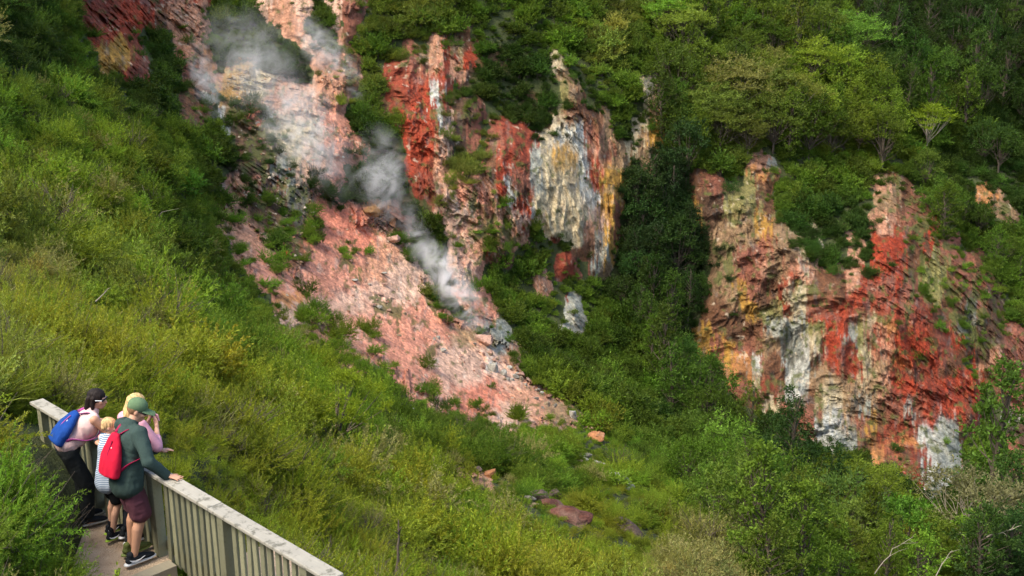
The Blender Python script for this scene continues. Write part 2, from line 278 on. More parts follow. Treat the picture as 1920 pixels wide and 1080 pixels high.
# ------------------------------------------------------------------ the colours of the bare ground
RED=(.35,.050,.020); DRED=(.24,.045,.022); BRN=(.17,.075,.036); DBRN=(.095,.050,.028); TAN=(.30,.19,.10); OCH=(.46,.25,.045); CRM=(.51,.42,.255)
WHT=(.53,.53,.46); GRY=(.33,.34,.28); DGRY=(.15,.15,.12); PNK=(.61,.26,.165); DPNK=(.58,.205,.125); SAL=(.50,.25,.15); PAL=(.60,.38,.27); ORG=(.50,.22,.075); OLV=(.24,.22,.075); MAR=(.28,.10,.06)
SEED = [ # x, y, rx, ry, colour
 (190,20,40,30,DRED),(205,45,20,14,RED),(260,15,40,30,RED),(300,25,15,30,BRN),(340,30,14,40,SAL),(352,10,6,16,RED),(365,90,14,30,SAL),(390,115,10,15,ORG),(200,95,10,25,OCH),(228,100,14,20,OCH),(200,70,14,10,RED),
 (255,140,16,40,DRED),(262,115,12,18,MAR),(358,110,12,16,BRN),(370,190,16,40,BRN),(362,130,10,20,MAR),
 (490,0,12,30,PAL),(540,50,20,30,SAL),(585,100,14,14,PAL),(560,5,14,20,PAL),(630,5,12,25,PAL),(660,5,16,30,MAR),(655,130,8,40,BRN),
 (400,130,12,20,SAL),(430,180,14,22,OCH),(460,125,16,20,OCH),(480,150,24,22,CRM),(520,180,22,20,SAL),(440,205,14,14,TAN),(470,215,10,14,DPNK),(462,190,5,6,RED),(560,200,30,30,PAL),(550,260,30,40,CRM),(590,310,24,40,PAL),(610,340,18,16,PNK),(500,220,10,10,WHT),
 (620,150,24,40,SAL),(630,220,14,40,PNK),(660,290,24,22,PNK),
 (425,230,14,16,WHT),(450,240,16,16,TAN),(480,300,40,30,DBRN),(530,320,20,30,GRY),(560,380,16,50,DGRY),(500,380,30,40,DBRN),(523,338,5,10,RED),(440,345,20,16,SAL),(470,340,16,14,PNK),(550,450,16,40,BRN),(520,440,16,20,OLV),
 (450,430,30,40,SAL),(520,530,40,40,PNK),(560,590,30,20,PAL),(600,420,24,50,DPNK),(640,420,30,30,DPNK),(690,440,30,24,DPNK),(600,500,30,40,PNK),(640,520,40,40,PNK),(720,470,24,20,SAL),(660,570,50,40,PAL),(760,520,30,30,PAL),(620,600,40,30,SAL),(690,600,40,30,PNK),(760,640,60,40,PNK),(820,610,40,30,PNK),(860,690,50,40,PAL),(800,710,40,24,PNK),(900,740,40,30,DPNK),(940,690,24,30,PAL),(920,690,10,12,WHT),(1000,750,40,30,SAL),(1050,770,24,14,TAN),(880,630,30,20,TAN),(960,770,40,18,PAL),(910,650,20,20,SAL),(700,510,20,20,SAL),(540,562,30,14,ORG),(740,410,20,14,BRN),(700,395,14,12,ORG),(715,415,9,14,DBRN),(745,400,14,7,MAR),(725,445,16,10,PAL),
 (840,400,14,40,PAL),(870,430,14,40,PNK),(880,500,16,30,PAL),(900,570,20,30,PNK),(930,640,24,30,GRY),(885,585,16,20,PAL),(960,670,24,20,SAL),
 (770,120,12,40,MAR),(745,170,18,40,DRED),(775,190,14,40,RED),(785,250,16,50,RED),(780,290,14,30,RED),(790,340,16,36,DRED),(812,100,10,30,SAL),(825,130,10,30,RED),(820,165,5,20,WHT),(829,200,5,36,WHT),(834,250,5,40,PAL),(836,160,6,30,DRED),(826,330,8,40,SAL),(815,370,16,20,MAR),(800,90,14,14,TAN),
 (852,80,8,16,TAN),(872,75,8,14,BRN),(870,105,10,12,RED),(855,130,8,10,SAL),
 (935,265,14,24,MAR),(950,250,14,30,DRED),(920,310,14,24,BRN),(950,300,10,24,RED),(940,330,14,30,RED),(945,360,10,16,RED),(958,370,6,24,WHT),(975,370,9,30,DBRN),(980,270,12,30,DRED),(985,340,14,30,MAR),(980,390,14,24,RED),(915,350,10,24,SAL),(900,380,14,14,PNK),
 (870,220,12,40,DBRN),(885,250,10,30,MAR),
 (1050,110,10,20,CRM),(1070,150,14,24,TAN),(1085,190,10,30,BRN),(1060,180,10,20,OLV),(1075,225,20,14,BRN),(1055,240,16,20,CRM),(1075,265,20,30,WHT),(1050,300,14,24,OCH),(1065,320,14,24,CRM),(1070,300,10,30,OCH),(1092,290,5,60,WHT),(1088,340,8,50,WHT),(1040,330,20,40,CRM),(1020,370,20,24,CRM),(1060,370,30,24,CRM),(1000,310,10,24,GRY),(1005,345,12,24,GRY),(995,390,8,14,WHT),(1108,270,10,40,MAR),(1115,230,12,20,BRN),(1100,320,8,30,WHT),(1122,320,8,30,RED),(1108,340,7,20,MAR),(1130,280,8,40,SAL),(1140,260,7,30,TAN),(1145,300,8,24,MAR),(1160,300,10,24,TAN),(1163,330,8,24,OCH),(1145,350,8,40,OCH),(1110,375,14,20,WHT),(1135,380,8,30,OCH),(1120,400,14,20,PAL),(1090,400,20,20,CRM),(1075,425,16,16,CRM),(1110,440,14,24,SAL),(1125,470,12,30,GRY),(1140,440,8,40,OCH),(1152,400,6,40,MAR),(1125,515,10,16,TAN),(1098,470,10,20,BRN),(1090,500,8,14,MAR),
 (860,330,16,20,SAL),(880,350,20,20,PNK),(900,430,30,30,SAL),(940,430,20,40,SAL),(870,420,16,30,GRY),(860,460,20,20,PAL),(920,450,12,40,MAR),(950,460,8,30,BRN),(970,415,20,12,PAL),(885,500,14,20,PNK),
 (1015,525,12,18,SAL),(1062,505,14,18,DRED),(1075,600,16,22,GRY),(1195,240,10,30,CRM),(1210,290,10,24,TAN),(1220,325,8,14,SAL),(1218,150,8,24,DGRY),(1222,190,8,30,TAN),(1228,240,8,24,OCH),
 (1310,340,16,40,BRN),(1305,390,7,40,OCH),(1330,350,16,20,MAR),(1330,400,16,40,DBRN),(1312,435,8,14,OCH),(1425,305,14,16,SAL),(1444,306,5,12,GRY),(1430,330,10,16,ORG),(1432,360,10,30,BRN),(1400,380,20,30,OLV),(1400,420,14,30,TAN),(1432,440,8,24,OCH),(1430,470,10,30,MAR),(1430,505,10,14,SAL),
 (1350,470,12,30,TAN),(1365,500,12,30,TAN),(1345,540,12,40,TAN),(1370,545,14,30,TAN),(1388,530,8,16,OCH),(1395,560,8,24,OCH),(1410,580,10,20,OCH),(1355,590,16,30,BRN),(1385,600,16,30,DBRN),(1400,500,20,24,MAR),(1420,540,14,24,MAR),(1440,550,14,20,BRN),(1460,500,20,24,TAN),(1490,460,20,16,TAN),(1515,440,14,14,CRM),(1485,480,20,12,DBRN),(1495,500,20,12,SAL),(1480,515,12,20,RED),(1470,550,10,20,DRED),(1472,575,6,14,RED),(1510,480,6,24,CRM),(1480,540,6,30,CRM),(1490,560,12,30,CRM),(1440,590,14,20,OLV),(1450,620,12,20,GRY),
 (1322,640,9,16,OCH),(1310,655,14,14,OCH),(1360,652,14,18,OCH),(1386,670,8,10,ORG),(1380,625,20,16,DBRN),(1345,650,10,20,MAR),(1400,640,16,24,MAR),(1412,672,6,26,WHT),(1416,705,6,20,CRM),(1390,700,16,20,ORG),(1385,725,14,14,MAR),(1440,650,16,20,TAN),(1425,660,8,20,MAR),(1450,690,18,24,BRN),(1440,730,20,20,DRED),(1430,745,16,14,BRN),
 (1470,620,20,20,GRY),(1490,640,16,24,GRY),(1480,660,16,20,DGRY),(1495,685,14,30,WHT),(1505,640,8,30,GRY),(1520,660,6,24,WHT),(1516,690,6,24,WHT),(1530,650,12,20,CRM),(1530,630,14,16,OLV),(1500,720,16,16,GRY),(1515,700,20,14,GRY),(1490,740,16,20,WHT),(1525,740,14,30,BRN),(1540,700,14,14,TAN),(1465,740,14,20,BRN),(1480,770,20,20,MAR),(1450,760,14,14,CRM),(1510,780,16,16,MAR),
 (1560,600,20,24,RED),(1550,580,16,24,MAR),(1570,640,16,30,RED),(1565,670,20,16,RED),(1590,660,14,20,DRED),(1595,540,10,30,SAL),(1600,560,20,20,RED),(1590,585,14,30,RED),(1550,540,20,20,BRN),(1600,630,10,20,GRY),(1600,600,20,20,MAR),(1570,690,20,10,DRED),(1545,680,10,10,MAR),
 (1540,720,20,30,TAN),(1580,720,20,30,TAN),(1555,750,20,30,CRM),(1590,770,20,40,TAN),(1565,790,16,30,WHT),(1590,830,16,40,GRY),(1600,760,8,30,DGRY),(1610,790,14,20,MAR),(1632,790,8,30,OCH),(1625,760,10,20,GRY),(1620,830,20,20,BRN),(1640,850,20,16,ORG),
 (1625,640,8,40,OLV),(1640,620,8,30,CRM),(1650,640,6,30,RED),(1632,680,14,30,CRM),(1660,650,14,40,SAL),(1670,610,12,20,ORG),(1650,690,20,20,TAN),(1640,720,16,20,TAN),(1660,720,16,16,SAL),(1630,600,14,14,MAR),
 (1680,590,16,20,RED),(1660,580,20,16,MAR),(1700,600,20,16,MAR),(1700,560,14,20,MAR),(1640,560,20,16,MAR),(1658,500,9,30,RED),(1664,530,9,20,MAR),(1688,510,6,40,RED),(1688,470,12,20,RED),(1680,450,16,14,RED),(1670,420,14,14,SAL),(1690,400,10,30,BRN),(1700,420,8,24,MAR),(1665,370,14,14,TAN),(1650,352,10,10,SAL),(1710,480,8,30,BRN),
 (1720,640,40,26,RED),(1700,665,30,20,RED),(1800,745,26,30,RED),(1655,575,24,20,RED),(1690,690,26,16,RED),(1680,830,24,20,DRED),(1640,640,6,30,DRED),(1745,780,20,24,RED),(1600,690,20,14,RED),(1720,600,24,20,DRED),(1350,560,16,30,BRN),(1430,560,16,30,DBRN),(1400,620,24,20,BRN),(1710,660,30,16,RED),(1745,650,16,40,RED),(1750,610,14,20,BRN),(1690,680,20,14,ORG),(1705,700,30,10,DBRN),(1690,710,20,10,DRED),(1740,690,14,30,DRED),(1765,660,8,40,MAR),(1780,690,14,24,BRN),(1790,740,20,30,RED),(1800,720,16,16,RED),(1700,740,20,14,RED),(1710,730,12,14,RED),(1750,740,10,30,DRED),(1680,760,20,20,MAR),(1660,770,20,20,BRN),(1720,770,16,20,MAR),(1706,780,5,30,GRY),(1750,770,12,20,RED),(1780,770,14,16,RED),(1815,760,10,30,BRN),(1700,800,20,20,DRED),(1690,830,24,16,ORG),(1680,840,20,16,MAR),(1735,810,14,20,WHT),(1760,800,14,30,WHT),(1780,810,14,20,GRY),(1750,840,16,40,WHT),(1740,880,12,30,WHT),(1765,850,12,30,GRY),(1720,850,12,20,DRED),(1715,890,14,20,DRED),(1700,870,16,16,BRN),(1745,915,8,14,WHT),
 (1800,520,10,30,MAR),(1790,560,14,30,BRN),(1830,520,10,20,BRN),(1840,560,10,30,MAR),(1760,540,16,20,OLV),(1850,620,20,30,DBRN),(1820,600,16,20,DGRY),(1860,670,12,20,SAL),(1880,700,20,30,BRN),(1900,660,20,30,MAR),(1900,740,30,30,MAR),(1920,800,30,30,DBRN),(1915,850,30,20,MAR),(1890,780,20,20,GRY),(1850,365,14,12,ORG),(1890,400,12,20,TAN),(1915,440,10,20,BRN),(1602,460,10,20,SAL),
 (640,670,30,20,SAL),(740,845,14,20,SAL),(890,890,20,20,SAL)]
S_ = np.array([s[:4] for s in SEED], np.float32); SCOL = np.array([s[4] for s in SEED], np.float32)
rm = blur(ROCKM.astype(float), 2) > .01
jj, ii = np.nonzero(rm)
sx, sy = PX[rm], PY[rm]
X, Y, Z = P[rm][:, 0], P[rm][:, 1], P[rm][:, 2]
n1 = fbm(sx / 9, sy / 34, 4.2, 4, 111, .6); n2 = fbm(sx / 30, sy / 60, 1.7, 4, 121); n3 = fbm(sx / 14, sy / 40, 7.7, 3, 131)
JN = [fbm(sx / 4.5 + 31 * q, sy / (7 + 5 * q), 2.2 + q, 4, 410 + 7 * q, .65) for q in range(4)]
scr = SCREE[rm] > .5
n1s = fbm((sx * .65 - sy * .76) / 8, (sx * .76 + sy * .65) / 40, 3.1, 4, 141, .6)
wx = sx + 15 * n1 + 13 * n2 + 7 * JN[0] + 16 * fbm(sx / 4, sy / 55, 1.9, 3, 137); wy = sy + 26 * n3 + 16 * n2 + 12 * JN[1]
wx = np.where(scr, sx + 16 * n1s + 10 * n2, wx); wy = np.where(scr, sy + 18 * n1s + 14 * n3, wy)
ALB = np.zeros((len(sx), 3), np.float32)
for a in range(0, len(sx), 40000):
    s = slice(a, a + 40000)
    d2 = ((wx[s, None] - S_[None, :, 0]) / S_[None, :, 2]) ** 2 + ((wy[s, None] - S_[None, :, 1]) / S_[None, :, 3]) ** 2
    jit = np.stack([JN[q % 4][s] * (1 if q % 8 < 4 else -1) for q in range(8)], -1)
    d2 = d2 * np.exp(.9 * jit[:, np.arange(len(S_)) % 8])
    k = np.exp(-np.minimum(2.2 * (d2 - d2.min(1, keepdims=True)), 60)); k /= k.sum(1, keepdims=True)
    ALB[s] = k @ SCOL
mxb = (.08 + .45 * sstep(-.1, .5, fbm(sx / 7, sy / 13, 3.9, 5, 145, .65)))[:, None] * np.where(scr, .35, 1.0)[:, None]
mxb *= np.where((sx > 1540) & (sy > 430), .35, 1.0)[:, None]
mxc = sstep(-.3, .3, fbm(sx / 18, sy / 22, 8.8, 3, 149))[:, None]
ALB = ALB * (1 - mxb) + mxb * (.35 * ALB + .65 * (mxc * np.array([.21, .105, .055], np.float32) + (1 - mxc) * np.array([.13, .085, .05], np.float32)))
ALB *= np.where(scr, .90, np.where(sx > 1270, .64, .74))[:, None]
# mineral speckle and stains
sp = fbm(X / .45, Y / .45, Z / .55, 4, 151, .7); st = fbm(sx / 5, sy / 26, 9.9, 4, 161)
sp2 = fbm(X / .16, Y / .16, Z / .16, 2, 155)
ALB *= np.clip(1 + .70 * sp + .38 * st + .40 * sp2, .25, 1.9)[:, None]
gl = sstep(.18, .5, fbm(sx / 10, sy / 22, 5.5, 4, 171)) * (.45)
ALB = ALB * (1 - gl[:, None]) + gl[:, None] * (ALB.mean(1, keepdims=True) * np.array([1.12, 1.0, .8], np.float32) * .9 + .03)
pale = np.where(scr, .5, 1.0)[:, None] * sstep(.34, .6, fbm(X / .7, Y / .7, Z / .7, 3, 175, .7))[:, None] * .55 * np.where((sx > 1540) & (sy > 430), .35, 1.0)[:, None]
ALB = ALB * (1 - pale) + pale * np.array([.55, .45, .32], np.float32)
ALBF = np.zeros(D.shape + (3,), np.float32); ALBF[:] = (.050, .060, .020)
brn = (sstep(-.15, .35, fbm(PX / 30, PY / 40, 12.3, 4, 185)) * (((PX - 860) / 190) ** 2 + ((PY - 260) / 190) ** 2 < 1))[..., None] * .8
ALBF = ALBF * (1 - brn) + brn * np.array([.15, .075, .035], np.float32)
ALBF[rm] = ALB
# moss and thin plants stain the rock where some greenery grows
mo = sstep(-.05, .35, fbm(PX / 9, PY / 11, 6.1, 4, 181) + (VEG - .30) * 1.1) * ROCKM * .8
ALBF = ALBF * (1 - mo[..., None]) + mo[..., None] * np.array([.075, .085, .022], np.float32)
def rock_mat():
    N = NT('weathered_rock'); at = N.n('Attribute', _attribute_name='albedo', _attribute_type='GEOMETRY')
    tc = N.n('TexCoord')
    v = N.n('TexNoise', Vector=tc.outputs['Object'], Scale=7.0, Detail=5.0, Roughness=.7)
    f = ramp(N, v.outputs[0], [(.25, .62), (.75, 1.38)])
    c = mixc(N, 1.0, at.outputs['Color'], f, 'MULTIPLY')
    bn = N.n('TexNoise', Vector=tc.outputs['Object'], Scale=3.2, Detail=6.0, Roughness=.72)
    bp = N.n('Bump', Strength=.9, Distance=.25, Height=bn.outputs[0])
    b = N.n('BsdfPrincipled', Roughness=.92, Normal=bp.outputs[0]); b.inputs['Specular IOR Level'].default_value = .2
    N.l(c, b.inputs['Base Color']); N.l(b.outputs[0], N.out.inputs[0]); return N.m
M_ROCK = rock_mat()
# split into scree, cliffs and the bush covered hillside
idx = np.arange(NXg * NYg).reshape(NYg, NXg)
Q = np.stack([idx[:-1, :-1], idx[1:, :-1], idx[1:, 1:], idx[:-1, 1:]], -1).reshape(-1, 4)
kind = np.where(ROCKM > .5, np.where(SCREE > .5, 2, 1), 0)[:-1, :-1].ravel()
Vall = P.reshape(-1, 3); Aall = ALBF.reshape(-1, 3)
for kd, nm in ((0, 'hillside_terrain'), (1, 'cliff_terrain'), (2, 'scree_terrain')):
    q = Q[kind == kd]; u, inv = np.unique(q, return_inverse=True)
    me = mesh_np(nm, Vall[u], inv.reshape(-1, 4), kd == 0, M_ROCK)
    ca = me.color_attributes.new('albedo', 'FLOAT_COLOR', 'POINT')
    ca.data.foreach_set('color', np.concatenate([Aall[u], np.ones((len(u), 1), np.float32)], 1).astype(np.float32).ravel())
    o = link(nm, me); tag(o, {0: 'bush covered hillside falling into the valley', 1: 'red, brown, white and ochre rock cliffs of the valley wall', 2: 'bare pink scree slope running down from the steam vents'}[kd],
        {0: 'hillside', 1: 'cliff', 2: 'scree'}[kd], None, 'structure')
def depth_at(px, py):
    i = np.clip(np.searchsorted(gx, np.asarray(px, float)), 0, NXg - 1); j = np.clip(np.searchsorted(gy, np.asarray(py, float)), 0, NYg - 1)
    return D[j, i]
def ground_at(px, py): return unproj(px, py, depth_at(px, py))
# ------------------------------------------------------------------ plants
def leaf_mat(name, source, trans=.45, rough=.55, spread=.35):
    """leaf colour per plant, varied leaf by leaf, with light coming through"""
    N = NT(name)
    if source == 'tint': c = N.n('Attribute', _attribute_name='tint', _attribute_type='INSTANCER').outputs['Color']
    elif source == 'object': c = N.n('ObjectInfo').outputs['Color']
    else: c = N.n('RGB').outputs[0]; c.default_value = c4(source)
    g = N.n('NewGeometry')
    f = ramp(N, g.outputs['Random Per Island'], [(0, 1 - spread), (.8, 1 + spread), (1, 1 + 2.2 * spread)])
    c = mixc(N, 1.0, c, f, 'MULTIPLY')
    b = N.n('BsdfPrincipled', Roughness=rough); N.l(c, b.inputs['Base Color']); b.inputs['Specular IOR Level'].default_value = .12
    t = N.n('BsdfTranslucent'); N.l(mixc(N, 1.0, c, (1.25, 1.15, .5), 'MULTIPLY'), t.inputs['Color'])
    mx = N.n('MixShader', i0=trans); N.l(b.outputs[0], mx.inputs[1]); N.l(t.outputs[0], mx.inputs[2])
    N.l(mx.outputs[0], N.out.inputs[0]); return N.m
M_LEAF = leaf_mat('scrub_leaf', 'tint'); M_TREE = leaf_mat('tree_leaf', 'object')
M_WOOD = simple_mat('grey_bark', (.085, .066, .045), .9, .4, 20)
M_PALE = simple_mat('pale_bark', (.26, .22, .16), .9, .3, 20)
def unit(v): return v / np.maximum(np.linalg.norm(v, axis=-1, keepdims=True), 1e-9)
def rhombs(Pc, A, W):
    n = len(Pc); V = np.empty((n, 4, 3)); V[:, 0] = Pc - A; V[:, 1] = Pc + W; V[:, 2] = Pc + A; V[:, 3] = Pc - W
    return V.reshape(-1, 3), np.arange(4 * n).reshape(-1, 4)
def sprays(rng, base, d0, L, m, curl, leafL, leafW, t0=.25, spread=.9):
    """m leaflets along each of n arching twigs; curl lifts (+) or droops (-) the tips"""
    n = len(base); t = t0 + (1 - t0) * rng.random((n, m)) ** .8
    up = np.array([0, 0, 1.0])
    pts = base[:, None] + d0[:, None] * (L[:, None] * t)[..., None] + up * (curl[:, None] * t ** 2)[..., None]
    tan = unit(d0[:, None] * L[:, None, None] + up * (2 * curl[:, None] * t)[..., None])
    rnd = unit(rng.normal(size=(n, m, 3)))
    ld = unit(tan + rnd * spread * (0.6 + .8 * rng.random((n, m, 1))))
    wd = unit(np.cross(ld, unit(rng.normal(size=(n, m, 3)))))
    s = (.6 + .8 * rng.random((n, m, 1))) * (1.15 - .5 * t[..., None])
    A = ld * leafL * s * .5; W = wd * leafW * s * .5
    return (pts + A).reshape(-1, 3), A.reshape(-1, 3), W.reshape(-1, 3)
def tubes(paths, k=5):
    """tapered tubes along polylines [(points, radii)]"""
    V, F = [], []; o = 0
    for pts, rad in paths:
        pts = np.asarray(pts, float); n = len(pts); tg = unit(np.gradient(pts, axis=0))
        ref = np.array([.31, .87, .13]); a = unit(np.cross(tg, ref)); b = np.cross(tg, a)
        an = np.linspace(0, 2 * np.pi, k, endpoint=False)
        ring = pts[:, None] + (a[:, None] * np.cos(an)[None, :, None] + b[:, None] * np.sin(an)[None, :, None]) * np.asarray(rad)[:, None, None]
        V.append(ring.reshape(-1, 3))
        i = np.arange(n - 1)[:, None] * k; j = np.arange(k)[None, :]; j2 = (j + 1) % k
        F.append(np.stack([i + j, i + j2, i + k + j2, i + k + j], -1).reshape(-1, 4) + o); o += n * k
    return np.concatenate(V), np.concatenate(F)
def two_mat_mesh(name, leaves, wood, ml, mw):
    V, F = leaves; nl = len(F)
    if wood is not None: F = np.concatenate([F, wood[1] + len(V)]); V = np.concatenate([V, wood[0]])
    me = mesh_np(name, V, F, False, ml)
    if wood is not None:
        me.materials.append(mw); mi = np.zeros(len(F), np.int32); mi[nl:] = 1; me.polygons.foreach_set('material_index', mi)
    return me
def rand_dirs(rng, n, zlo=.1, zhi=1.0):
    z = zlo + (zhi - zlo) * rng.random(n); a = rng.random(n) * 2 * np.pi; r = np.sqrt(1 - np.clip(z, -1, 1) ** 2)
    return np.stack([r * np.cos(a), r * np.sin(a), z], -1)
def shrub(name, seed, R_, H, nsp, m, leafL, leafW, curl=.15, lobes=5, twig=.006, bare=0):
    """feathery shrub: several lobes, each a burst of leafy twigs"""
    rng = np.random.default_rng(seed); base, d0, L, cu = [], [], [], []; wood = []
    for i in range(lobes):
        a = rng.random() * 6.28; r = R_ * .55 * math.sqrt(rng.random()) * (lobes > 1); c = np.array([r * math.cos(a), r * math.sin(a), H * (.15 + .40 * rng.random()) * (1 - .4 * r / R_)])
        n = nsp // lobes; d = rand_dirs(rng, n, -.15, 1.0)
        base.append(c + d * .04 * R_); d0.append(d); ll = (.35 + .45 * rng.random(n)) * min(R_, H) * np.where(d[:, 2] > .7, 1.15, 1.0); L.append(ll); cu.append(curl * H * (rng.random(n) - .25))
        wood.append((np.array([[0, 0, -.25 * H], c * [.5, .5, .5], c]), [twig * 2.5, twig * 2, twig]))
        for q in range(bare):
            dd = rand_dirs(rng, 1, .3, 1)[0]; e = c + dd * min(R_, H) * (.7 + .4 * rng.random()); mid = (c + e) / 2 + rng.normal(size=3) * .05 * R_
            wood.append((np.array([c, mid, e]), [twig, twig * .7, twig * .25]))
    base, d0, L, cu = map(np.concatenate, (base, d0, L, cu))
    return two_mat_mesh(name, rhombs(*sprays(rng, base, d0, L, m, cu, leafL, leafW)), tubes(wood, 4), M_LEAF, M_WOOD)
def tuft(name, seed, R_, H, n, wdt):
    """grassy tuft of long arching blades"""
    rng = np.random.default_rng(seed); V, F = [], []; o = 0
    a = rng.random(n) * 6.28; r = R_ * .5 * np.sqrt(rng.random(n)); b = np.stack([r * np.cos(a), r * np.sin(a), np.zeros(n) - .1 * H], -1)
    d = rand_dirs(rng, n, .45, 1.0); L = H * (.6 + .6 * rng.random(n)); dr = -L * (.15 + .35 * rng.random(n))
    w_ = unit(np.cross(d, rng.normal(size=(n, 3)))) * wdt
    ts = np.array([0, .4, .75, 1.0]); ws = np.array([.8, 1, .7, .05])
    c = b[:, None] + d[:, None] * (L[:, None] * ts)[..., None] + np.array([0, 0, 1.0]) * (dr[:, None] * ts ** 2)[..., None]
    V = np.stack([c - w_[:, None] * ws[:, None], c + w_[:, None] * ws[:, None]], 2).reshape(-1, 3)
    i = (np.arange(n)[:, None] * 8 + np.arange(3)[None] * 2); F = np.stack([i, i + 1, i + 3, i + 2], -1).reshape(-1, 4)
    return mesh_np(name, V, F, False, M_LEAF)
def proto_set(name, meshes):
    c = bpy.data.collections.new(name)
    for i, me in enumerate(meshes):
        o = bpy.data.objects.new('%s_%02d' % (name, i), me); c.objects.link(o)
    return c
NEAR = proto_set('a_plants', [shrub('feathery_shrub', 1, .75, .85, 110, 70, .050, .010, bare=2), shrub('feathery_shrub', 2, .6, 1.0, 100, 70, .046, .009, .3, bare=2),
    shrub('feathery_shrub', 3, .85, .7, 120, 70, .055, .011, .05, 7), shrub('leafy_shrub', 4, .6, .7, 90, 40, .05, .026, .1, 5),
    tuft('grass_tuft', 5, .6, .75, 260, .006), tuft('grass_tuft', 6, .45, 1.0, 200, .006), shrub('twiggy_shrub', 7, .6, .8, 40, 18, .04, .012, .2, 5, .006, 10)])
MID = proto_set('b_plants', [shrub('feathery_shrub', 11, 1.3, 1.3, 170, 42, .11, .024, .1, 8, .012), shrub('feathery_shrub', 12, 1.0, 1.5, 150, 42, .105, .022, .25, 6, .012),
    shrub('feathery_shrub', 13, 1.5, 1.1, 180, 42, .12, .026, .0, 9, .012), shrub('leafy_shrub', 14, 1.1, 1.2, 130, 30, .10, .05, .1, 7, .012),
    tuft('grass_tuft', 15, 1.0, 1.1, 300, .013), shrub('twiggy_shrub', 17, 1.0, 1.2, 60, 16, .09, .026, .2, 6, .012, 8)])
FAR = proto_set('c_plants', [shrub('bushy_shrub', 21, 1.8, 1.8, 150, 20, .26, .085, .1, 9, .02), shrub('bushy_shrub', 22, 1.4, 2.1, 130, 20, .25, .08, .2, 7, .02),
    shrub('bushy_shrub', 23, 2.1, 1.5, 160, 20, .27, .085, .0, 10, .02), shrub('leafy_shrub', 24, 1.6, 1.7, 120, 18, .22, .11, .1, 8, .02)])
# colour of the greenery over the hillside (photo pixels): species patches; the gully's dark trees also carry its shade in their colour
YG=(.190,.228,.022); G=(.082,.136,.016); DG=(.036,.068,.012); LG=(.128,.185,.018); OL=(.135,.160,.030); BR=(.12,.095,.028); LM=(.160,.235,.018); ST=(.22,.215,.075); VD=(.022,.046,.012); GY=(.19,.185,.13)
VSEED = [(60,380,LG),(60,470,OL),(20,520,OL),(100,600,LG),(250,450,LG),(330,560,LG),(80,700,YG),(300,700,YG),(430,760,YG),(30,900,YG),(100,1040,LG),(20,1040,G),(400,900,YG),(600,960,YG),(700,1020,YG),(500,840,YG),(330,780,YG),(230,520,OL),
 (640,740,LM),(600,700,LM),(900,1000,LG),(1000,900,G),(860,830,G),(1100,1040,YG),(1250,1040,YG),(1300,1078,ST),(1000,1070,YG),(780,930,YG),(740,830,G),(1120,900,LG),(1200,960,LG),(1050,840,LG),(150,480,YG),(40,620,YG),(10,700,OL),(60,560,BR),
 (300,400,G),(420,500,G),(450,620,LG),(560,680,LG),(250,300,LG),(150,200,G),(60,100,DG),(60,250,G),(350,300,G),(420,330,DG),(700,720,G),(800,790,G),(30,30,DG),(120,60,G),(380,620,G),(480,560,G),(100,330,LG),(330,470,DG),(360,540,DG),(430,430,G),(500,640,G),
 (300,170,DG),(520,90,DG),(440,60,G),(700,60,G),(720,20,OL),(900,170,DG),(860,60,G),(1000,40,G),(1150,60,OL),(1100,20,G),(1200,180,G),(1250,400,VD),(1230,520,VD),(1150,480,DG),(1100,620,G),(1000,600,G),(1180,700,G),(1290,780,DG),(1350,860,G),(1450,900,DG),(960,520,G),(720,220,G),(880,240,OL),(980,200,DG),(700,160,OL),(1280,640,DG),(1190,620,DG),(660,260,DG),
 (1330,60,LG),(1400,60,G),(1420,170,LG),(1550,230,LG),(1480,100,G),(1620,60,DG),(1650,160,DG),(1750,250,G),(1850,100,DG),(1880,300,DG),(1900,30,VD),(1560,60,G),(1500,330,G),(1600,330,G),(1750,380,G),(1560,430,DG),(1800,450,G),(1370,230,OL),(1300,250,G),(1720,90,DG),(1250,90,G),(1250,260,DG),(1640,270,LG),(1700,180,DG),(1330,180,G),(1860,200,DG),(1700,320,DG),(1820,360,DG),
 (1400,1010,G),(1550,960,LG),(1700,950,DG),(1760,1040,LG),(1640,1040,LG),(1860,1000,DG),(1860,850,G),(1890,1060,VD),(1480,1000,G),(1320,950,G),(1250,880,G),(1520,1060,G)]
VS = np.array([v[:2] for v in VSEED], float); VC = np.array([v[2] for v in VSEED])
def tint_at(px, py, P_, rng):
    qx = px + 60 * fbm(P_[:, 0] / 7, P_[:, 1] / 7, P_[:, 2] / 7, 3, 201); qy = py + 55 * fbm(P_[:, 0] / 7, P_[:, 1] / 7, P_[:, 2] / 7 + 40, 3, 207)
    d2 = ((qx[:, None] - VS[None, :, 0]) / 75) ** 2 + ((qy[:, None] - VS[None, :, 1]) / 60) ** 2
    k = np.exp(-np.minimum(2.0 * (d2 - d2.min(1, keepdims=True)), 60)); k /= k.sum(1, keepdims=True); c = k @ VC
    n = len(px); c = c * np.exp(rng.normal(0, .27, (n, 1))) * np.exp(rng.normal(0, .07, (n, 3)))
    zc = proj(P_)[2]; s = np.where(zc < 30, .9, np.where(zc < 75, 2.4, 5.0))
    c[rng.random(n) < np.where(zc < 60, .06, 0)] = ST
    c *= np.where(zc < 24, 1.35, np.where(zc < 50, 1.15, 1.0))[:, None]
    c *= np.exp(.55 * fbm(P_[:, 0] / s, P_[:, 1] / s, P_[:, 2] / s, 2, 211))[:, None]
    c *= np.minimum(1, .23 / (c @ np.array([.25, .70, .05])))[:, None]
    return c
cell_area = np.zeros(D.shape)
e1 = P[1:, :-1] - P[:-1, :-1]; e2 = P[:-1, 1:] - P[:-1, :-1]
cell_area[:-1, :-1] = np.linalg.norm(np.cross(e1, e2), axis=-1)
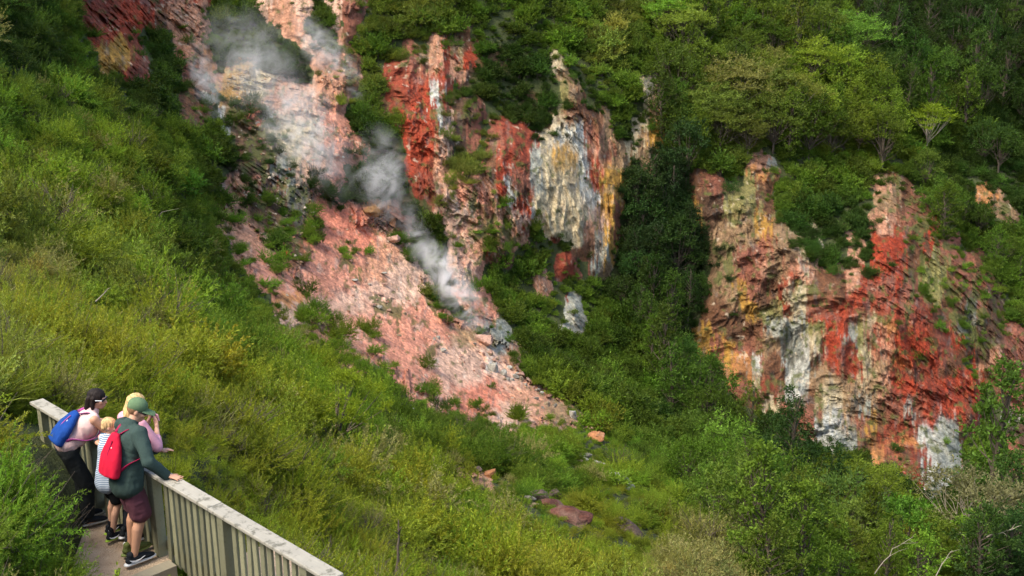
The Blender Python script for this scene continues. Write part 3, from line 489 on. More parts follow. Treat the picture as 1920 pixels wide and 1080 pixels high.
rockn = np.clip(vn * .9 + .5, 0, 1)
allow = np.where(blur(ROCKM.astype(float), 1) > .35, (rockn < VEG * 1.0 + .02) * np.clip(VEG * 1.4, .15, 1), 1.0)
ONROCK = blur(ROCKM.astype(float), 1) > .35
CLEAR = np.zeros(D.shape, bool)               # where loose rocks lie open to view
for cx, cy_, rx, ry in ((1073,984,40,28),(1043,958,20,13),(1040,935,16,11),(1012,944,32,20),(992,938,14,10),(1170,916,32,20),(1146,908,12,12),(1158,886,10,8),(1120,826,18,14),(1108,809,20,12),(1075,781,9,14),(920,894,13,13),(893,882,18,9),(773,770,11,7),(762,760,11,7),(1182,1006,34,24),(1195,985,12,7),(1098,862,20,6)):
    CLEAR |= ((PX - cx) / rx) ** 2 + ((PY - cy_) / ry) ** 2 < 1
CLEARP = inpoly([(60,735),(115,735),(360,735),(360,1090),(205,1090),(148,990),(118,965),(108,850),(60,790)], PX, PY)   # open view of the landing
# keep the path and the people clear
def keep_out(P_):
    """signed place along (a) and across (b, towards the camera) the railing"""
    d = P_[..., :2] - np.array(FA[:2]); return d @ np.array(FD[:2]), d @ np.array(FN[:2])
FA = Vector((-5.29, 11.48, -4.6)); FB = Vector((-1.40, 7.78, -4.6)); FD = (FB - FA).normalized(); FN = Vector((FD.y, -FD.x, 0))
def scatter(name, label, cat, coll, kinds, zlo, zhi, dens, smin, smax, seed, rock=False, place=None, cap=14000, tall=1.0, wide=.75, low=False, weight=None):
    rng = np.random.default_rng(seed)
    okz = (D >= zlo) & (D < zhi)
    wgt = cell_area * okz * allow * (ONROCK if rock else ~ONROCK)
    if place is not None: wgt = wgt * place
    if weight is not None: wgt = cell_area * weight
    tot = wgt.sum(); n = int(min(cap, tot * dens))
    cs = np.cumsum(wgt.ravel()); k = np.searchsorted(cs, rng.random(n) * cs[-1]); k = np.clip(k, 0, wgt.size - 1)
    p = P.reshape(-1, 3)[k]; px, py = PX.ravel()[k], PY.ravel()[k]
    a, b = keep_out(p); ok = ~((a > -.6) & (a < 6.5) & (b > -.55) & (b < 1.15)); p, px, py = p[ok], px[ok], py[ok]; n = len(p)
    zc_ = proj(p)[2]; q_ = np.where(zc_ < 30, 2.2, np.where(zc_ < 75, 3.2, 6.0))
    s = smin + (smax - smin) * rng.random(n) ** 1.6
    s = s * np.exp(.7 * fbm(p[:, 0] / q_, p[:, 1] / q_, p[:, 2] / q_, 2, 213))
    if not rock:      # what would stand in front of bare rock is not there
        ok = np.ones(n, bool)
        for hh, ww in ((.45, 0), (.95, 0), (.35, .95), (.35, -.95), (.75, .6), (.75, -.6)):
            tx, ty, tz = proj(p + np.array([0, 0, 1.0]) * (hh * s * tall)[:, None] + np.array([1.0, 0, 0]) * (ww * s * wide)[:, None])
            i = np.clip(np.searchsorted(gx, tx), 0, NXg - 1); j = np.clip(np.searchsorted(gy, ty), 0, NYg - 1)
            ok &= ~((ROCKM[j, i] > .5) & (rng.random(n) > VEG[j, i] * .45)) & ~(CLEAR[j, i] & (not low)) & ~(CLEARP[j, i] & (zc_ < 11.4) & (rng.random(n) < .97))
        p, px, py, s = p[ok], px[ok], py[ok], s[ok]; n = len(p)
    tn = tint_at(px, py, p, rng)
    me = mesh_np(name, p, np.zeros((0, 4), np.int32)) if False else bpy.data.meshes.new(name)
    me.vertices.add(n); me.vertices.foreach_set('co', p.astype(np.float32).ravel())
    def attr(nm, ty, val, key):
        at = me.attributes.new(nm, ty, 'POINT'); at.data.foreach_set(key, np.ascontiguousarray(val).ravel())
    rot = np.stack([rng.normal(0, .13, n), rng.normal(0, .13, n), rng.random(n) * 6.283], -1).astype(np.float32)
    attr('rot', 'FLOAT_VECTOR', rot, 'vector')
    attr('scl', 'FLOAT_VECTOR', (np.stack([s, s, s * (.8 + .45 * rng.random(n))], -1)).astype(np.float32), 'vector')
    attr('kidx', 'INT', rng.choice(np.array(kinds), n).astype(np.int32), 'value')
    attr('tint', 'FLOAT_COLOR', np.concatenate([tn, np.ones((n, 1))], 1).astype(np.float32), 'color')
    o = link(name, me); tag(o, label, cat, None, 'stuff')
    g = bpy.data.node_groups.new(name, 'GeometryNodeTree')
    g.interface.new_socket('Geometry', in_out='INPUT', socket_type='NodeSocketGeometry'); g.interface.new_socket('Geometry', in_out='OUTPUT', socket_type='NodeSocketGeometry')
    gi = g.nodes.new('NodeGroupInput'); go = g.nodes.new('NodeGroupOutput'); iop = g.nodes.new('GeometryNodeInstanceOnPoints')
    ci = g.nodes.new('GeometryNodeCollectionInfo'); ci.inputs['Collection'].default_value = coll; ci.inputs['Separate Children'].default_value = True; ci.inputs['Reset Children'].default_value = True
    def na(nm, ty):
        q = g.nodes.new('GeometryNodeInputNamedAttribute'); q.data_type = ty; q.inputs['Name'].default_value = nm
        return next(x for x in q.outputs if x.enabled and x.name == 'Attribute')
    L = g.links.new
    L(gi.outputs[0], iop.inputs['Points']); L(ci.outputs[0], iop.inputs['Instance']); iop.inputs['Pick Instance'].default_value = True
    L(na('kidx', 'INT'), iop.inputs['Instance Index']); L(na('rot', 'FLOAT_VECTOR'), iop.inputs['Rotation']); L(na('scl', 'FLOAT_VECTOR'), iop.inputs['Scale'])
    L(iop.outputs[0], go.inputs[0])
    md = o.modifiers.new('plants', 'NODES'); md.node_group = g
    print('SCATTER', name, n, 'area %.0f' % tot); return o
scatter('near_scrub_plants', 'feathery yellow green scrub and grass on the near slope round the railing', 'scrub', NEAR, [0, 0, 0, 1, 1, 1, 2, 2, 2, 3, 4, 5, 6], 0, 24, 15, .32, .8, 301)
scatter('near_ground_plants', 'low grass and small plants between the shrubs of the near slope', 'plants', NEAR, [0, 1, 2, 4, 5], 0, 24, 16, .18, .34, 307, low=True)
scatter('slope_scrub_plants', 'green feathery scrub on the slope between the near bank and the pink scree', 'scrub', MID, [0, 0, 0, 1, 1, 1, 2, 2, 2, 3, 3, 4, 5], 22, 76, 1.7, .36, 1.0, 302, tall=1.5, wide=1.2)
scatter('slope_ground_plants', 'low grass and small plants between the bushes of the slope', 'plants', MID, [0, 1, 2, 3, 4], 22, 76, 3.4, .16, .36, 306, low=True, tall=1.5, wide=1.2)
scatter('valley_scrub_plants', 'bushy green cover over the far valley walls above the cliffs', 'scrub', FAR, [0, 0, 1, 2, 2, 3], 74, 400, .85, .4, 1.05, 303, cap=26000, tall=2.0, wide=1.7)
scatter('valley_ground_plants', 'low green plants between the bushes of the far valley walls', 'plants', FAR, [0, 1, 2, 3], 74, 400, 2.0, .18, .40, 305, cap=26000, tall=2.0, wide=1.7)
scatter('cliff_plants', 'small green plants clinging to the bare cliffs and scree', 'plants', MID, [0, 1, 2, 3, 4], 40, 400, 3.0, .22, .75, 304, rock=True)
# ------------------------------------------------------------------ trees: trunk with limbs, and a crown of leaf clumps at the limb ends
def tree_meshes(kind, seed, H, R_, pale=False):
    rng = np.random.default_rng(seed); paths = []; tips = []
    lean = rng.normal(size=2) * .05 * H
    zt = {'round': .55, 'umbrella': .62, 'cone': .97, 'column': .92, 'open': .6}[kind] * H
    ts = np.linspace(0, 1, 6); trunk = np.stack([lean[0] * ts ** 2 + rng.normal(size=6) * .012 * H * ts, lean[1] * ts ** 2 + rng.normal(size=6) * .012 * H * ts, -.06 * H + (zt + .06 * H) * ts], -1)
    r0 = .022 * H + .02; paths.append((trunk, r0 * (1 - .75 * ts)))
    n = {'round': 30, 'umbrella': 17, 'cone': 46, 'column': 42, 'open': 20}[kind]
    for i in range(n):
        a = i * 2.399 + rng.normal() * .4
        if kind == 'round':
            d = rand_dirs(rng, 1, -.45, 1.0)[0]; rr = .55 + .45 * rng.random(); c = np.array([d[0] * R_ * rr, d[1] * R_ * rr, H * .56 + d[2] * H * .44 * rr]); s0 = .35 + .3 * rng.random()
        elif kind == 'umbrella':
            q = math.sqrt((i + .5) / n); c = np.array([math.cos(a) * R_ * q, math.sin(a) * R_ * q, H * (.97 - .26 * q * q - .10 * rng.random())]); s0 = .5 + .35 * rng.random()
        elif kind == 'cone':
            t = ((i + .5) / n) ** 1.15; q = R_ * (1 - t) ** .75 * (.65 + .45 * rng.random()); c = np.array([math.cos(a) * q, math.sin(a) * q, H * (.14 + .86 * t) - .10 * q]); s0 = t * .9
        elif kind == 'column':
            t = (i + .5) / n; q = R_ * (math.sin(math.pi * min(.97, .12 + .85 * t)) ** .7) * (.35 + .65 * rng.random()); c = np.array([math.cos(a) * q, math.sin(a) * q, H * (.08 + .92 * t)]); s0 = t * .85
        else:
            d = rand_dirs(rng, 1, -.1, 1.0)[0]; rr = .6 + .5 * rng.random(); c = np.array([d[0] * R_ * rr, d[1] * R_ * rr, H * .6 + d[2] * H * .40 * rr]); s0 = .3 + .4 * rng.random()
        k = min(1, max(0, s0)); st = trunk[0] + (trunk[-1] - trunk[0]) * k; st[:2] = np.array([np.interp(k, ts, trunk[:, 0]), np.interp(k, ts, trunk[:, 1])])
        mid = st * .45 + c * .55 + rng.normal(size=3) * .05 * R_; mid[2] -= .04 * H * (kind != 'cone')
        paths.append((np.array([st, mid, c]), np.array([r0 * .30, r0 * .16, r0 * .05]))); tips.append(c)
        if kind in ('open', 'umbrella'):
            for q in range(2):
                e = c + rand_dirs(rng, 1, -.1, 1)[0] * R_ * (.25 + .2 * rng.random()); paths.append((np.array([mid, (mid + e) / 2 + rng.normal(size=3) * .06 * R_, e]), np.array([r0 * .2, r0 * .12, r0 * .04]))); tips.append(e)
    tips = np.array(tips); nt_ = len(tips)
    tw = {'round': 15, 'umbrella': 14, 'cone': 13, 'column': 15, 'open': 9}[kind]; m = {'round': 11, 'umbrella': 11, 'cone': 11, 'column': 9, 'open': 11}[kind]
    base = np.repeat(tips, tw, 0); zlo = {'round': -.5, 'umbrella': -.05, 'cone': -.6, 'column': -.5, 'open': -.3}[kind]; d = rand_dirs(rng, nt_ * tw, zlo, 1.0 if kind != 'umbrella' else .55)
    if kind == 'cone': d = unit(d + unit(base * np.array([1, 1, 0])) * .8)
    L = {'round': .36, 'umbrella': .40, 'cone': .36, 'column': .40, 'open': .34}[kind] * R_ * (.5 + .7 * rng.random(nt_ * tw))
    cu = {'round': .05, 'umbrella': .04, 'cone': -.30, 'column': .08, 'open': 0}[kind] * R_ * (.5 + rng.random(nt_ * tw))
    lf = {'round': (.25, .10), 'umbrella': (.24, .075), 'cone': (.26, .07), 'column': (.20, .12), 'open': (.22, .09)}[kind]
    V, F = rhombs(*sprays(rng, base, d, L, m, cu, lf[0], lf[1], .1))
    crown = mesh_np(kind + '_crown', V, F, False, M_TREE)
    Vt, Ft = tubes(paths, 6); tr = mesh_np(kind + '_trunk', Vt, Ft, True, M_PALE if pale else M_WOOD)
    return tr, crown
TREES = {'round': [tree_meshes('round', 501 + i, H, r) for i, (H, r) in enumerate(((6.2, 2.7), (7.0, 2.5), (5.4, 3.0), (6.6, 2.3)))],
         'umbrella': [tree_meshes('umbrella', 521 + i, H, r, i in (0, 2)) for i, (H, r) in enumerate(((6.0, 2.7), (5.2, 3.0), (6.8, 2.4), (5.8, 2.5)))],
         'cone': [tree_meshes('cone', 541 + i, H, r) for i, (H, r) in enumerate(((8.5, 2.3), (7.5, 2.6)))],
         'column': [tree_meshes('column', 561 + i, H, r) for i, (H, r) in enumerate(((8.5, 1.7), (7.0, 2.0)))],
         'open': [tree_meshes('open', 581 + i, H, r, i == 1) for i, (H, r) in enumerate(((6.0, 2.6), (5.4, 2.9)))]}
NAMES = {'round': 'broadleaf_tree', 'umbrella': 'umbrella_tree', 'cone': 'conifer_tree', 'column': 'tall_leafy_tree', 'open': 'open_crowned_tree'}
trng = np.random.default_rng(77)
def put_tree(kind, px, py, label, group=None, var=None, s=1.0, col=None, wide=1.0, sink=.3, zc=None, cat='tree'):
    p = unproj(px, py, zc) if zc else ground_at(px, py)
    v = TREES[kind]; tr, cr = v[int(trng.integers(len(v))) if var is None else var]
    if var is None and kind in ('umbrella', 'open'): tr, cr = v[{'umbrella': (1, 3), 'open': (0, 0)}[kind][int(trng.integers(2))]]
    e = empty(NAMES[kind], p - np.array([0, 0, sink]), trng.random() * 6.28); e.scale = (s * wide, s * wide, s)
    tag(e, label, cat, group)
    o = link('trunk', tr, e); c = link('crown', cr, e)
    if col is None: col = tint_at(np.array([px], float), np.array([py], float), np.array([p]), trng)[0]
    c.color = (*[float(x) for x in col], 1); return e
placed = []
def wood(n, poly, kinds, label, group, spacing, smin=.75, smax=1.2):
    """a stand of single trees inside a patch of the slope, kept apart from one another"""
    p = np.array(poly, float); k = 0; tries = 0
    while k < n and tries < n * 60:
        tries += 1; x = trng.uniform(p[:, 0].min(), p[:, 0].max()); y = trng.uniform(p[:, 1].min(), p[:, 1].max())
        if not inpoly(poly, np.array([x]), np.array([y]))[0]: continue
        if any((x - a) ** 2 + 2.2 * (y - b) ** 2 < spacing ** 2 for a, b in placed): continue
        g = ground_at(x, y); s = trng.uniform(smin, smax); bad = False
        for hh, ww in ((0, 0), (2.5 * s, 0), (5.5 * s, 0), (3.5 * s, 2.0 * s), (3.5 * s, -2.0 * s)):
            qx, qy, _ = proj(g + np.array([ww, 0, hh])); i = min(NXg - 1, max(0, np.searchsorted(gx, qx))); j = min(NYg - 1, max(0, np.searchsorted(gy, qy)))
            bad |= ROCKM[j, i] > .5
        if bad: continue
        placed.append((x, y)); k += 1; kd = kinds[int(trng.integers(len(kinds)))]
        put_tree(kd, x, y, label[kd] if isinstance(label, dict) else label, group, s=s)
    return k
# single trees the eye can pick out
SOLO = [
 ('umbrella', 1488, 246, 'flat topped tree with bare pale forked trunk above the right hand cliff', 1.0, (.15,.17,.03), 0),
 ('umbrella', 1738, 292, 'bright yellow green umbrella crowned tree on thin pale stems in the dark forest', .85, (.17,.24,.018), 2),
 ('umbrella', 1372, 238, 'wide pale olive tree spreading just above the top of the right cliff', 1.25, (.18,.18,.05), 1),
 ('umbrella', 1432, 165, 'small olive flat topped tree halfway up the forest edge above the right cliff', .8, (.16,.17,.04), 1),
 ('open', 1640, 160, 'half bare tree with bleached white branches in the upper right forest', .8, (.06,.10,.02), 1),
 ('round', 1650, 262, 'rounded bright green tree low on the forest edge ridge', 1.1, (.10,.16,.016), 0),
 ('column', 1850, 960, 'tall slender leafy tree standing against the brown rock right of the red cliff', 1.5, (.075,.14,.02), 0),
 ('umbrella', 1640, 985, 'yellow green tree with bare forked grey limbs in front of the white cliff foot', .78, (.14,.19,.02), 0),
 ('round', 1735, 1085, 'round yellow green tree below the white foot of the red cliff', .7, (.12,.17,.02), 1),
 ('open', 1815, 1040, 'greyish olive tree with pale twigs near the bottom right corner', 1.15, (.16,.155,.07), 1),
 ('round', 1560, 1030, 'pale green small leaved tree at the bottom of the gully', .95, (.085,.145,.028), 2),
 ('open', 1580, 1062, 'open yellow green tree with many pale bare limbs at the bottom edge', .7, (.13,.18,.03), 0),
 ('round', 1690, 1075, 'bright green bushy tree on the bottom edge', .9, (.09,.19,.02), 3),
 ('cone', 1470, 930, 'dark pointed conifer rising in front of the grey foot of the right cliff', 1.0, (.03,.065,.014), 0),
 ('cone', 1400, 985, 'drooping green conifer left of the dark conifer in the gully', .8, (.075,.125,.016), 1),
 ('cone', 1262, 765, 'small bright conifer in the dark gully left of the right cliff', .75, (.06,.12,.014), 0),
 ('round', 1520, 965, 'very dark dense tree beside the dark conifer', 1.0, (.026,.055,.012), 2),
 ('round', 1310, 790, 'dense green tree at the lower left foot of the right cliff', 1.0, (.06,.115,.014), 0),
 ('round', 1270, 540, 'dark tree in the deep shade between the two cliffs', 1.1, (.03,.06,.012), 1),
 ('column', 1880, 1010, 'tall dark leafy tree at the right edge below the brown rock', 1.0, (.05,.10,.018), 1)]
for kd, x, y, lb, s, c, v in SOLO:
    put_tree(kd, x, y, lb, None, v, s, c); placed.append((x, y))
L_UP = {k: '%s in the dense forest of the upper right slope' % NAMES[k].replace('_', ' ') for k in NAMES}
wood(95, [(1250,-60),(2050,-60),(2050,340),(1780,330),(1620,240),(1500,150),(1420,40)], ['round', 'round', 'round', 'round', 'cone', 'column', 'umbrella'], L_UP, 'trees of the upper right forest', 34)
L_RI = {k: '%s on the sunlit forest edge above the right cliff' % NAMES[k].replace('_', ' ') for k in NAMES}
wood(48, [(1240,40),(1420,40),(1520,160),(1700,290),(1700,330),(1500,320),(1300,300),(1240,240)], ['round', 'round', 'umbrella', 'round', 'column'], L_RI, 'trees on the forest edge', 36)
L_GU = {k: '%s in the dark gully between the white cliff and the red cliff' % NAMES[k].replace('_', ' ') for k in NAMES}
wood(46, [(1180,250),(1290,260),(1310,480),(1330,560),(1290,640),(1330,700),(1400,780),(1250,760),(1150,560),(1170,430)], ['round', 'round', 'cone', 'round', 'column'], L_GU, 'trees in the dark gully', 30, .6, 1.0)
L_LO = {k: '%s in the wood at the foot of the right cliff' % NAMES[k].replace('_', ' ') for k in NAMES}
wood(48, [(1330,790),(1420,830),(1560,970),(1700,1090),(1850,1070),(2050,930),(2050,1150),(1420,1150),(1330,1000),(1260,860)], ['round', 'cone', 'round', 'round', 'round', 'column', 'round'], L_LO, 'trees at the foot of the right cliff', 44, .6, .95)
L_RT = {k: '%s between the red cliff and the far right rocks' % NAMES[k].replace('_', ' ') for k in NAMES}
wood(13, [(1700,340),(1840,400),(1920,480),(2000,600),(1880,640),(1820,560),(1740,440)], ['round', 'round', 'column'], L_RT, 'trees right of the red cliff', 34, .5, .85)
print('TREES', len(placed))
# ------------------------------------------------------------------ loose rocks on the slopes
bm = bmesh.new(); bmesh.ops.create_icosphere(bm, subdivisions=4, radius=1)
ICO_V = np.array([v.co[:] for v in bm.verts]); ICO_F = np.array([[v.index for v in f.verts] for f in bm.faces]); bm.free()
def rock_mesh(name, seed, col, shape=(1, .8, .7), rough=.22):
    V = ICO_V.copy(); o = seed * 7.31
    cut = np.random.default_rng(seed)
    for k in range(13):                      # broken flat facets
        n_ = unit(cut.normal(size=3)); d = V @ n_; lim = .48 + .26 * cut.random(); V = V - np.maximum(d - lim, 0)[:, None] * n_ * .95
    r = 1 + rough * fbm(V[:, 0] * 1.3 + o, V[:, 1] * 1.3, V[:, 2] * 1.3, 3, 601) + .16 * ridged(V[:, 0] * 2.6 + o, V[:, 1] * 2.6, V[:, 2] * 2.6, 3, 611)
    V = V * r[:, None] * np.array(shape)
    me = mesh_np(name, V, ICO_F, True, M_ROCK)
    a = np.array(col) * (1 + .5 * fbm(V[:, 0] * 3 + o, V[:, 1] * 3, V[:, 2] * 3, 4, 621))[:, None]
    wq = sstep(.1, .5, fbm(V[:, 0] * 1.6 - o, V[:, 1] * 1.6, V[:, 2] * 1.6, 3, 631))[:, None]; a = a * (1 - .25 * wq) + .25 * wq * np.array([.30, .25, .19])
    ca = me.color_attributes.new('albedo', 'FLOAT_COLOR', 'POINT'); ca.data.foreach_set('color', np.concatenate([a, np.ones((len(a), 1))], 1).astype(np.float32).ravel())
    return me
RK = {}
rrng = np.random.default_rng(9)
def rock(px, py, wpx, hpx, colname, label, group=None, rot=0.0, lift=.15):
    zc = float(depth_at(px, py)); p = unproj(px, py, zc - .55 * wpx * zc / FPX) + np.array([0, 0, .12 * hpx * zc / FPX])
    cols = dict(red=(.12,.048,.034), dark=(.12,.085,.065), white=(.40,.38,.32), pink=(.40,.24,.18), grey=(.24,.22,.18), orange=(.36,.16,.07), tan=(.33,.24,.15), scarlet=(.33,.045,.02), ochre=(.22,.115,.045))
    v = int(rrng.integers(3)); key = (colname, v)
    if key not in RK: RK[key] = rock_mesh('boulder', 11 + 3 * len(RK), cols[colname])
    o = link('boulder', RK[key]); k = zc / FPX
    o.scale = (wpx * k * .66, wpx * k * .58, hpx * k * .76); o.rotation_euler = (rrng.normal() * .2, rot, rrng.random() * .8 - .4)
    o.location = p; tag(o, label, 'boulder', group); return o
def rockm(*a, **k): return rock(*a, **k)
rock(1073, 974, 74, 54, 'red', 'large rounded red brown boulder lowest in the grass on the near slope', rot=.35)
rock(1041, 955, 42, 32, 'red', 'long red brown rock lying just above the large rounded boulder', rot=.4)
rock(1042, 933, 30, 24, 'dark', 'dark red lump at the right end of the broken rock pile')
rock(1014, 938, 42, 28, 'dark', 'dark broken rock in the middle of the rock pile above the boulder')
rock(992, 938, 22, 18, 'grey', 'grey brown rock at the left end of the rock pile')
rock(1002, 950, 20, 12, 'tan', 'small tan stone under the broken rock pile')
rock(1170, 911, 54, 28, 'white', 'long white rock sloping down through the grass right of the pile', rot=.6)
rock(1146, 908, 22, 22, 'tan', 'tan rock leaning against the long white rock')
rock(1158, 886, 18, 14, 'red', 'small red brown rock above the long white rock')
rock(1120, 822, 28, 18, 'orange', 'orange and white rock lowest in the row under the scree tip')
rock(1108, 806, 32, 16, 'pink', 'flat pink white rock just below the scree tip')
rock(1075, 781, 14, 26, 'white', 'upright pale rock standing at the lower tip of the scree')
rock(920, 894, 22, 24, 'orange', 'rusty orange rock beside the bare streak in the middle of the grass')
rock(893, 882, 30, 14, 'dark', 'dark flat rock left of the rusty orange rock')
rock(773, 770, 18, 10, 'white', 'white rounded stone in the scrub below the left edge of the scree')
rock(762, 760, 20, 12, 'grey', 'grey stone just above the white rounded stone in the scrub')
rock(1182, 1000, 60, 34, 'dark', 'dark lichen covered outcrop near the lower end of the grass slope', rot=.5)
rock(1176, 992, 14, 10, 'white', 'small white stone on top of the dark lichen covered outcrop')
rock(1195, 985, 18, 10, 'tan', 'pale stone beside the dark lichen covered outcrop')
rock(531, 479, 17, 15, 'scarlet', 'round bright scarlet rock at the foot of the grey spur')
rock(926, 692, 20, 26, 'white', 'white grey slab standing on the lower right of the scree')
rock(944, 702, 14, 16, 'white', 'smaller white slab right of the standing slab on the scree')
rock(905, 690, 8, 22, 'pink', 'thin pink slab left of the white slabs on the scree')
rock(910, 642, 30, 26, 'pink', 'big pale pink block on the right edge of the scree', rot=.3)
rock(748, 408, 34, 12, 'red', 'tilted red brown slab roofing the steaming vent', rot=.55)
rock(697, 400, 24, 24, 'ochre', 'ochre brown block left of the steaming vent')
rock(740, 452, 22, 18, 'pink', 'pale pink rock just below the steaming vent')
for i in range(16):
    x = 1062 + i * 4.6 + rrng.normal() * 5; y = 848 + i * 1.7 + rrng.normal() * 5
    rock(x, y, 10 + 9 * rrng.random(), 8 + 5 * rrng.random(), ('white', 'tan', 'grey')[i % 3], 'small pale stone in the loose string of stones across the middle of the grass slope', 'string of pale stones')
for i in range(46):
    t = rrng.random(); x = 640 + 380 * t + rrng.normal() * 40; y = 500 + 250 * t + rrng.normal() * 36
    if SCREE[np.searchsorted(gy, y), np.searchsorted(gx, x)] < .5: continue
    rock(x, y, 5 + 9 * rrng.random() ** 2, 4 + 6 * rrng.random() ** 2, ('pink', 'tan', 'pink', 'white')[i % 4], 'small stone lying loose on the pink scree', 'stones on the scree')
for i in range(26):
    t = rrng.random(); x = 900 + 180 * t + rrng.normal() * 9; y = 640 + 160 * t + rrng.normal() * 12
    rock(x, y, 6 + 9 * rrng.random() ** 2, 5 + 7 * rrng.random() ** 2, ('tan', 'pink', 'grey', 'white')[i % 4], 'broken rock along the right hand rim of the scree', 'rocks on the scree rim')
RUB = proto_set('d_rubble', [rock_mesh('rubble', 71, (.50,.27,.19)), rock_mesh('rubble', 73, (.42,.28,.18)), rock_mesh('rubble', 75, (.48,.40,.30)), rock_mesh('rubble', 77, (.33,.15,.09))])
scatter('scree_rubble', 'loose pink and tan rubble lying over the scree', 'rubble', RUB, [0, 0, 1, 1, 2, 3], 30, 200, .8, .04, .17, 321, rock=True, weight=SCREE * np.clip(.15 + 1.5 * fbm(PX / 40, PY / 40, 4.4, 4, 323) + .9 * sstep(560, 760, PY), 0, 2))
scatter('cliff_rubble', 'broken stones on the ledges of the pale thermal ground', 'rubble', RUB, [1, 2, 2, 3], 30, 200, .8, .06, .25, 325, rock=True, weight=((PX > 380) & (PX < 690) & (PY > 100) & (PY < 500)) * (ROCKM - SCREE).clip(0, 1))
# ------------------------------------------------------------------ dead branches
def branch(name, pts, rad, label, pale=True, twigs=4, seed=1, cat='branch'):
    rng = np.random.default_rng(seed); P_ = np.array([unproj(a, b, c) for a, b, c in pts])
    t = np.linspace(0, 1, 9); q = np.stack([np.interp(t, np.linspace(0, 1, len(P_)), P_[:, k]) for k in range(3)], -1)
    ln = np.linalg.norm(P_[-1] - P_[0]); q += rng.normal(size=q.shape) * .012 * ln
    c = q.mean(0); paths = [(q - c, np.linspace(rad, rad * .35, 9))]
    for k in range(twigs):
        i = int(rng.integers(2, 8)); d = unit(q[i] - q[i - 1]) + unit(rng.normal(size=3)) * .9; e = q[i] + unit(d) * ln * rng.uniform(.15, .35)
        paths.append((np.array([q[i], (q[i] + e) / 2 + rng.normal(size=3) * .02 * ln, e]) - c, np.array([rad * .5, rad * .35, rad * .12])))
    V, F = tubes(paths, 6); o = link(name, mesh_np(name, V, F, True, M_PALE if pale else M_WOOD)); o.location = c
    tag(o, label, cat); return o
def da(x, y): return float(depth_at(x, y))
branch('fallen_branch', [(245, 408, da(245, 408) - 1.5), (300, 412, da(300, 412) - 3)], .035, 'bleached branch lying level across the scrub on the left', seed=3)
branch('dead_stem', [(1441, 1010, 58), (1437, 985, 58), (1427, 952, 58)], .06, 'pale dead stem standing alone at the edge of the gully wood', seed=4, twigs=2)
branch('fallen_branch', [(1640, 1075, 60), (1675, 1030, 60.5), (1712, 1005, 61)], .03, 'grey dead limb leaning up to the right near the bottom of the wood', seed=5)
branch('fallen_branch', [(1850, 1006, 66), (1880, 998, 66), (1905, 990, 66)], .05, 'thin pale limb reaching right near the bottom right corner', seed=6)
branch('dead_stem', [(1755, 1080, 60), (1770, 1052, 60.2), (1785, 1030, 60.5)], .03, 'pale forked dead limb inside the greyish olive tree', seed=7)
branch('dead_stem', [(322, 690, 20.5), (327, 668, 20.3), (337, 640, 20.2)], .012, 'thin dark dead twig sticking out of the pale grass above the group', False, 6, 8)
branch('dead_stem', [(744, 1070, 18), (748, 1010, 18), (747, 975, 18)], .03, 'dark bare stem standing in the yellow green scrub on the near slope', False, 3, 9)
branch('fallen_branch', [(180, 565, 21), (205, 540, 21)], .015, 'short grey stick among the scrub left of the dead twig', True, 2, 10)
branch('fallen_branch', [(0, 1050, 8.6), (20, 1040, 8.7), (70, 1036, 8.9)], .010, 'pale twig on the grass in the bottom left corner', True, 4, 12)
# a few shrubs the eye can pick out
def solo_shrub(coll, i, px, py, s, col, label, sz=1.0):
    g = ground_at(px, py); o = link('shrub', coll.objects[i].data); o.location = g; o.scale = (s, s, s * sz); o.rotation_euler = (0, 0, px)
    o.data = o.data.copy(); o.data.materials[0] = M_TREE; o.color = (*col, 1); tag(o, label, 'shrub'); return o
solo_shrub(FAR, 1, 592, 455, .55, (.07, .085, .02), 'small round olive bush alone on the upper left of the pink scree')
solo_shrub(FAR, 0, 518, 462, .62, (.06, .11, .016), 'green bush on the ledge above the scarlet rock')
solo_shrub(FAR, 2, 808, 562, .72, (.10, .12, .02), 'yellow green bush on the knoll just above the lowest steam vent')
solo_shrub(MID, 2, 800, 690, .7, (.09, .12, .02), 'low lone green shrub in the middle of the pink scree')
# the small tree on the near slope, bare limbs below and a bright lime top
zt_ = float(depth_at(620, 850)); vt = tree_meshes('umbrella', 901, 2.9, 1.35)
def near_tree():
    rng = np.random.default_rng(33); tips = rand_dirs(rng, 26, .05, 1.0) * np.array([1.25, 1.25, .75]) + np.array([.25, 0, 1.55]); paths = []
    for i, c in enumerate(tips):
        st = np.array([.05, 0, .2 + .5 * rng.random()]); mid = (st + c) / 2 + rng.normal(size=3) * .08; paths.append((np.array([st * [1, 1, .3], st, mid, c]), np.array([.05, .035, .018, .006])))
    base = np.repeat(tips, 26, 0); d = rand_dirs(rng, len(base), -.35, 1.0); L = .34 * (.5 + .8 * rng.random(len(base)))
    V, F = rhombs(*sprays(rng, base, d, L, 24, .05 * np.ones(len(base)), .075, .018, .1))
    e = empty('small_tree', unproj(628, 862, zt_)); tag(e, 'small lime green tree with dark bare limbs alone on the near slope below the scree', 'tree')
    Vt, Ft = tubes(paths, 6); link('trunk', mesh_np('small_tree_trunk', Vt, Ft, True, M_WOOD), e); c = link('crown', mesh_np('small_tree_crown', V, F, False, M_TREE), e); c.color = (.19, .25, .018, 1)
near_tree()
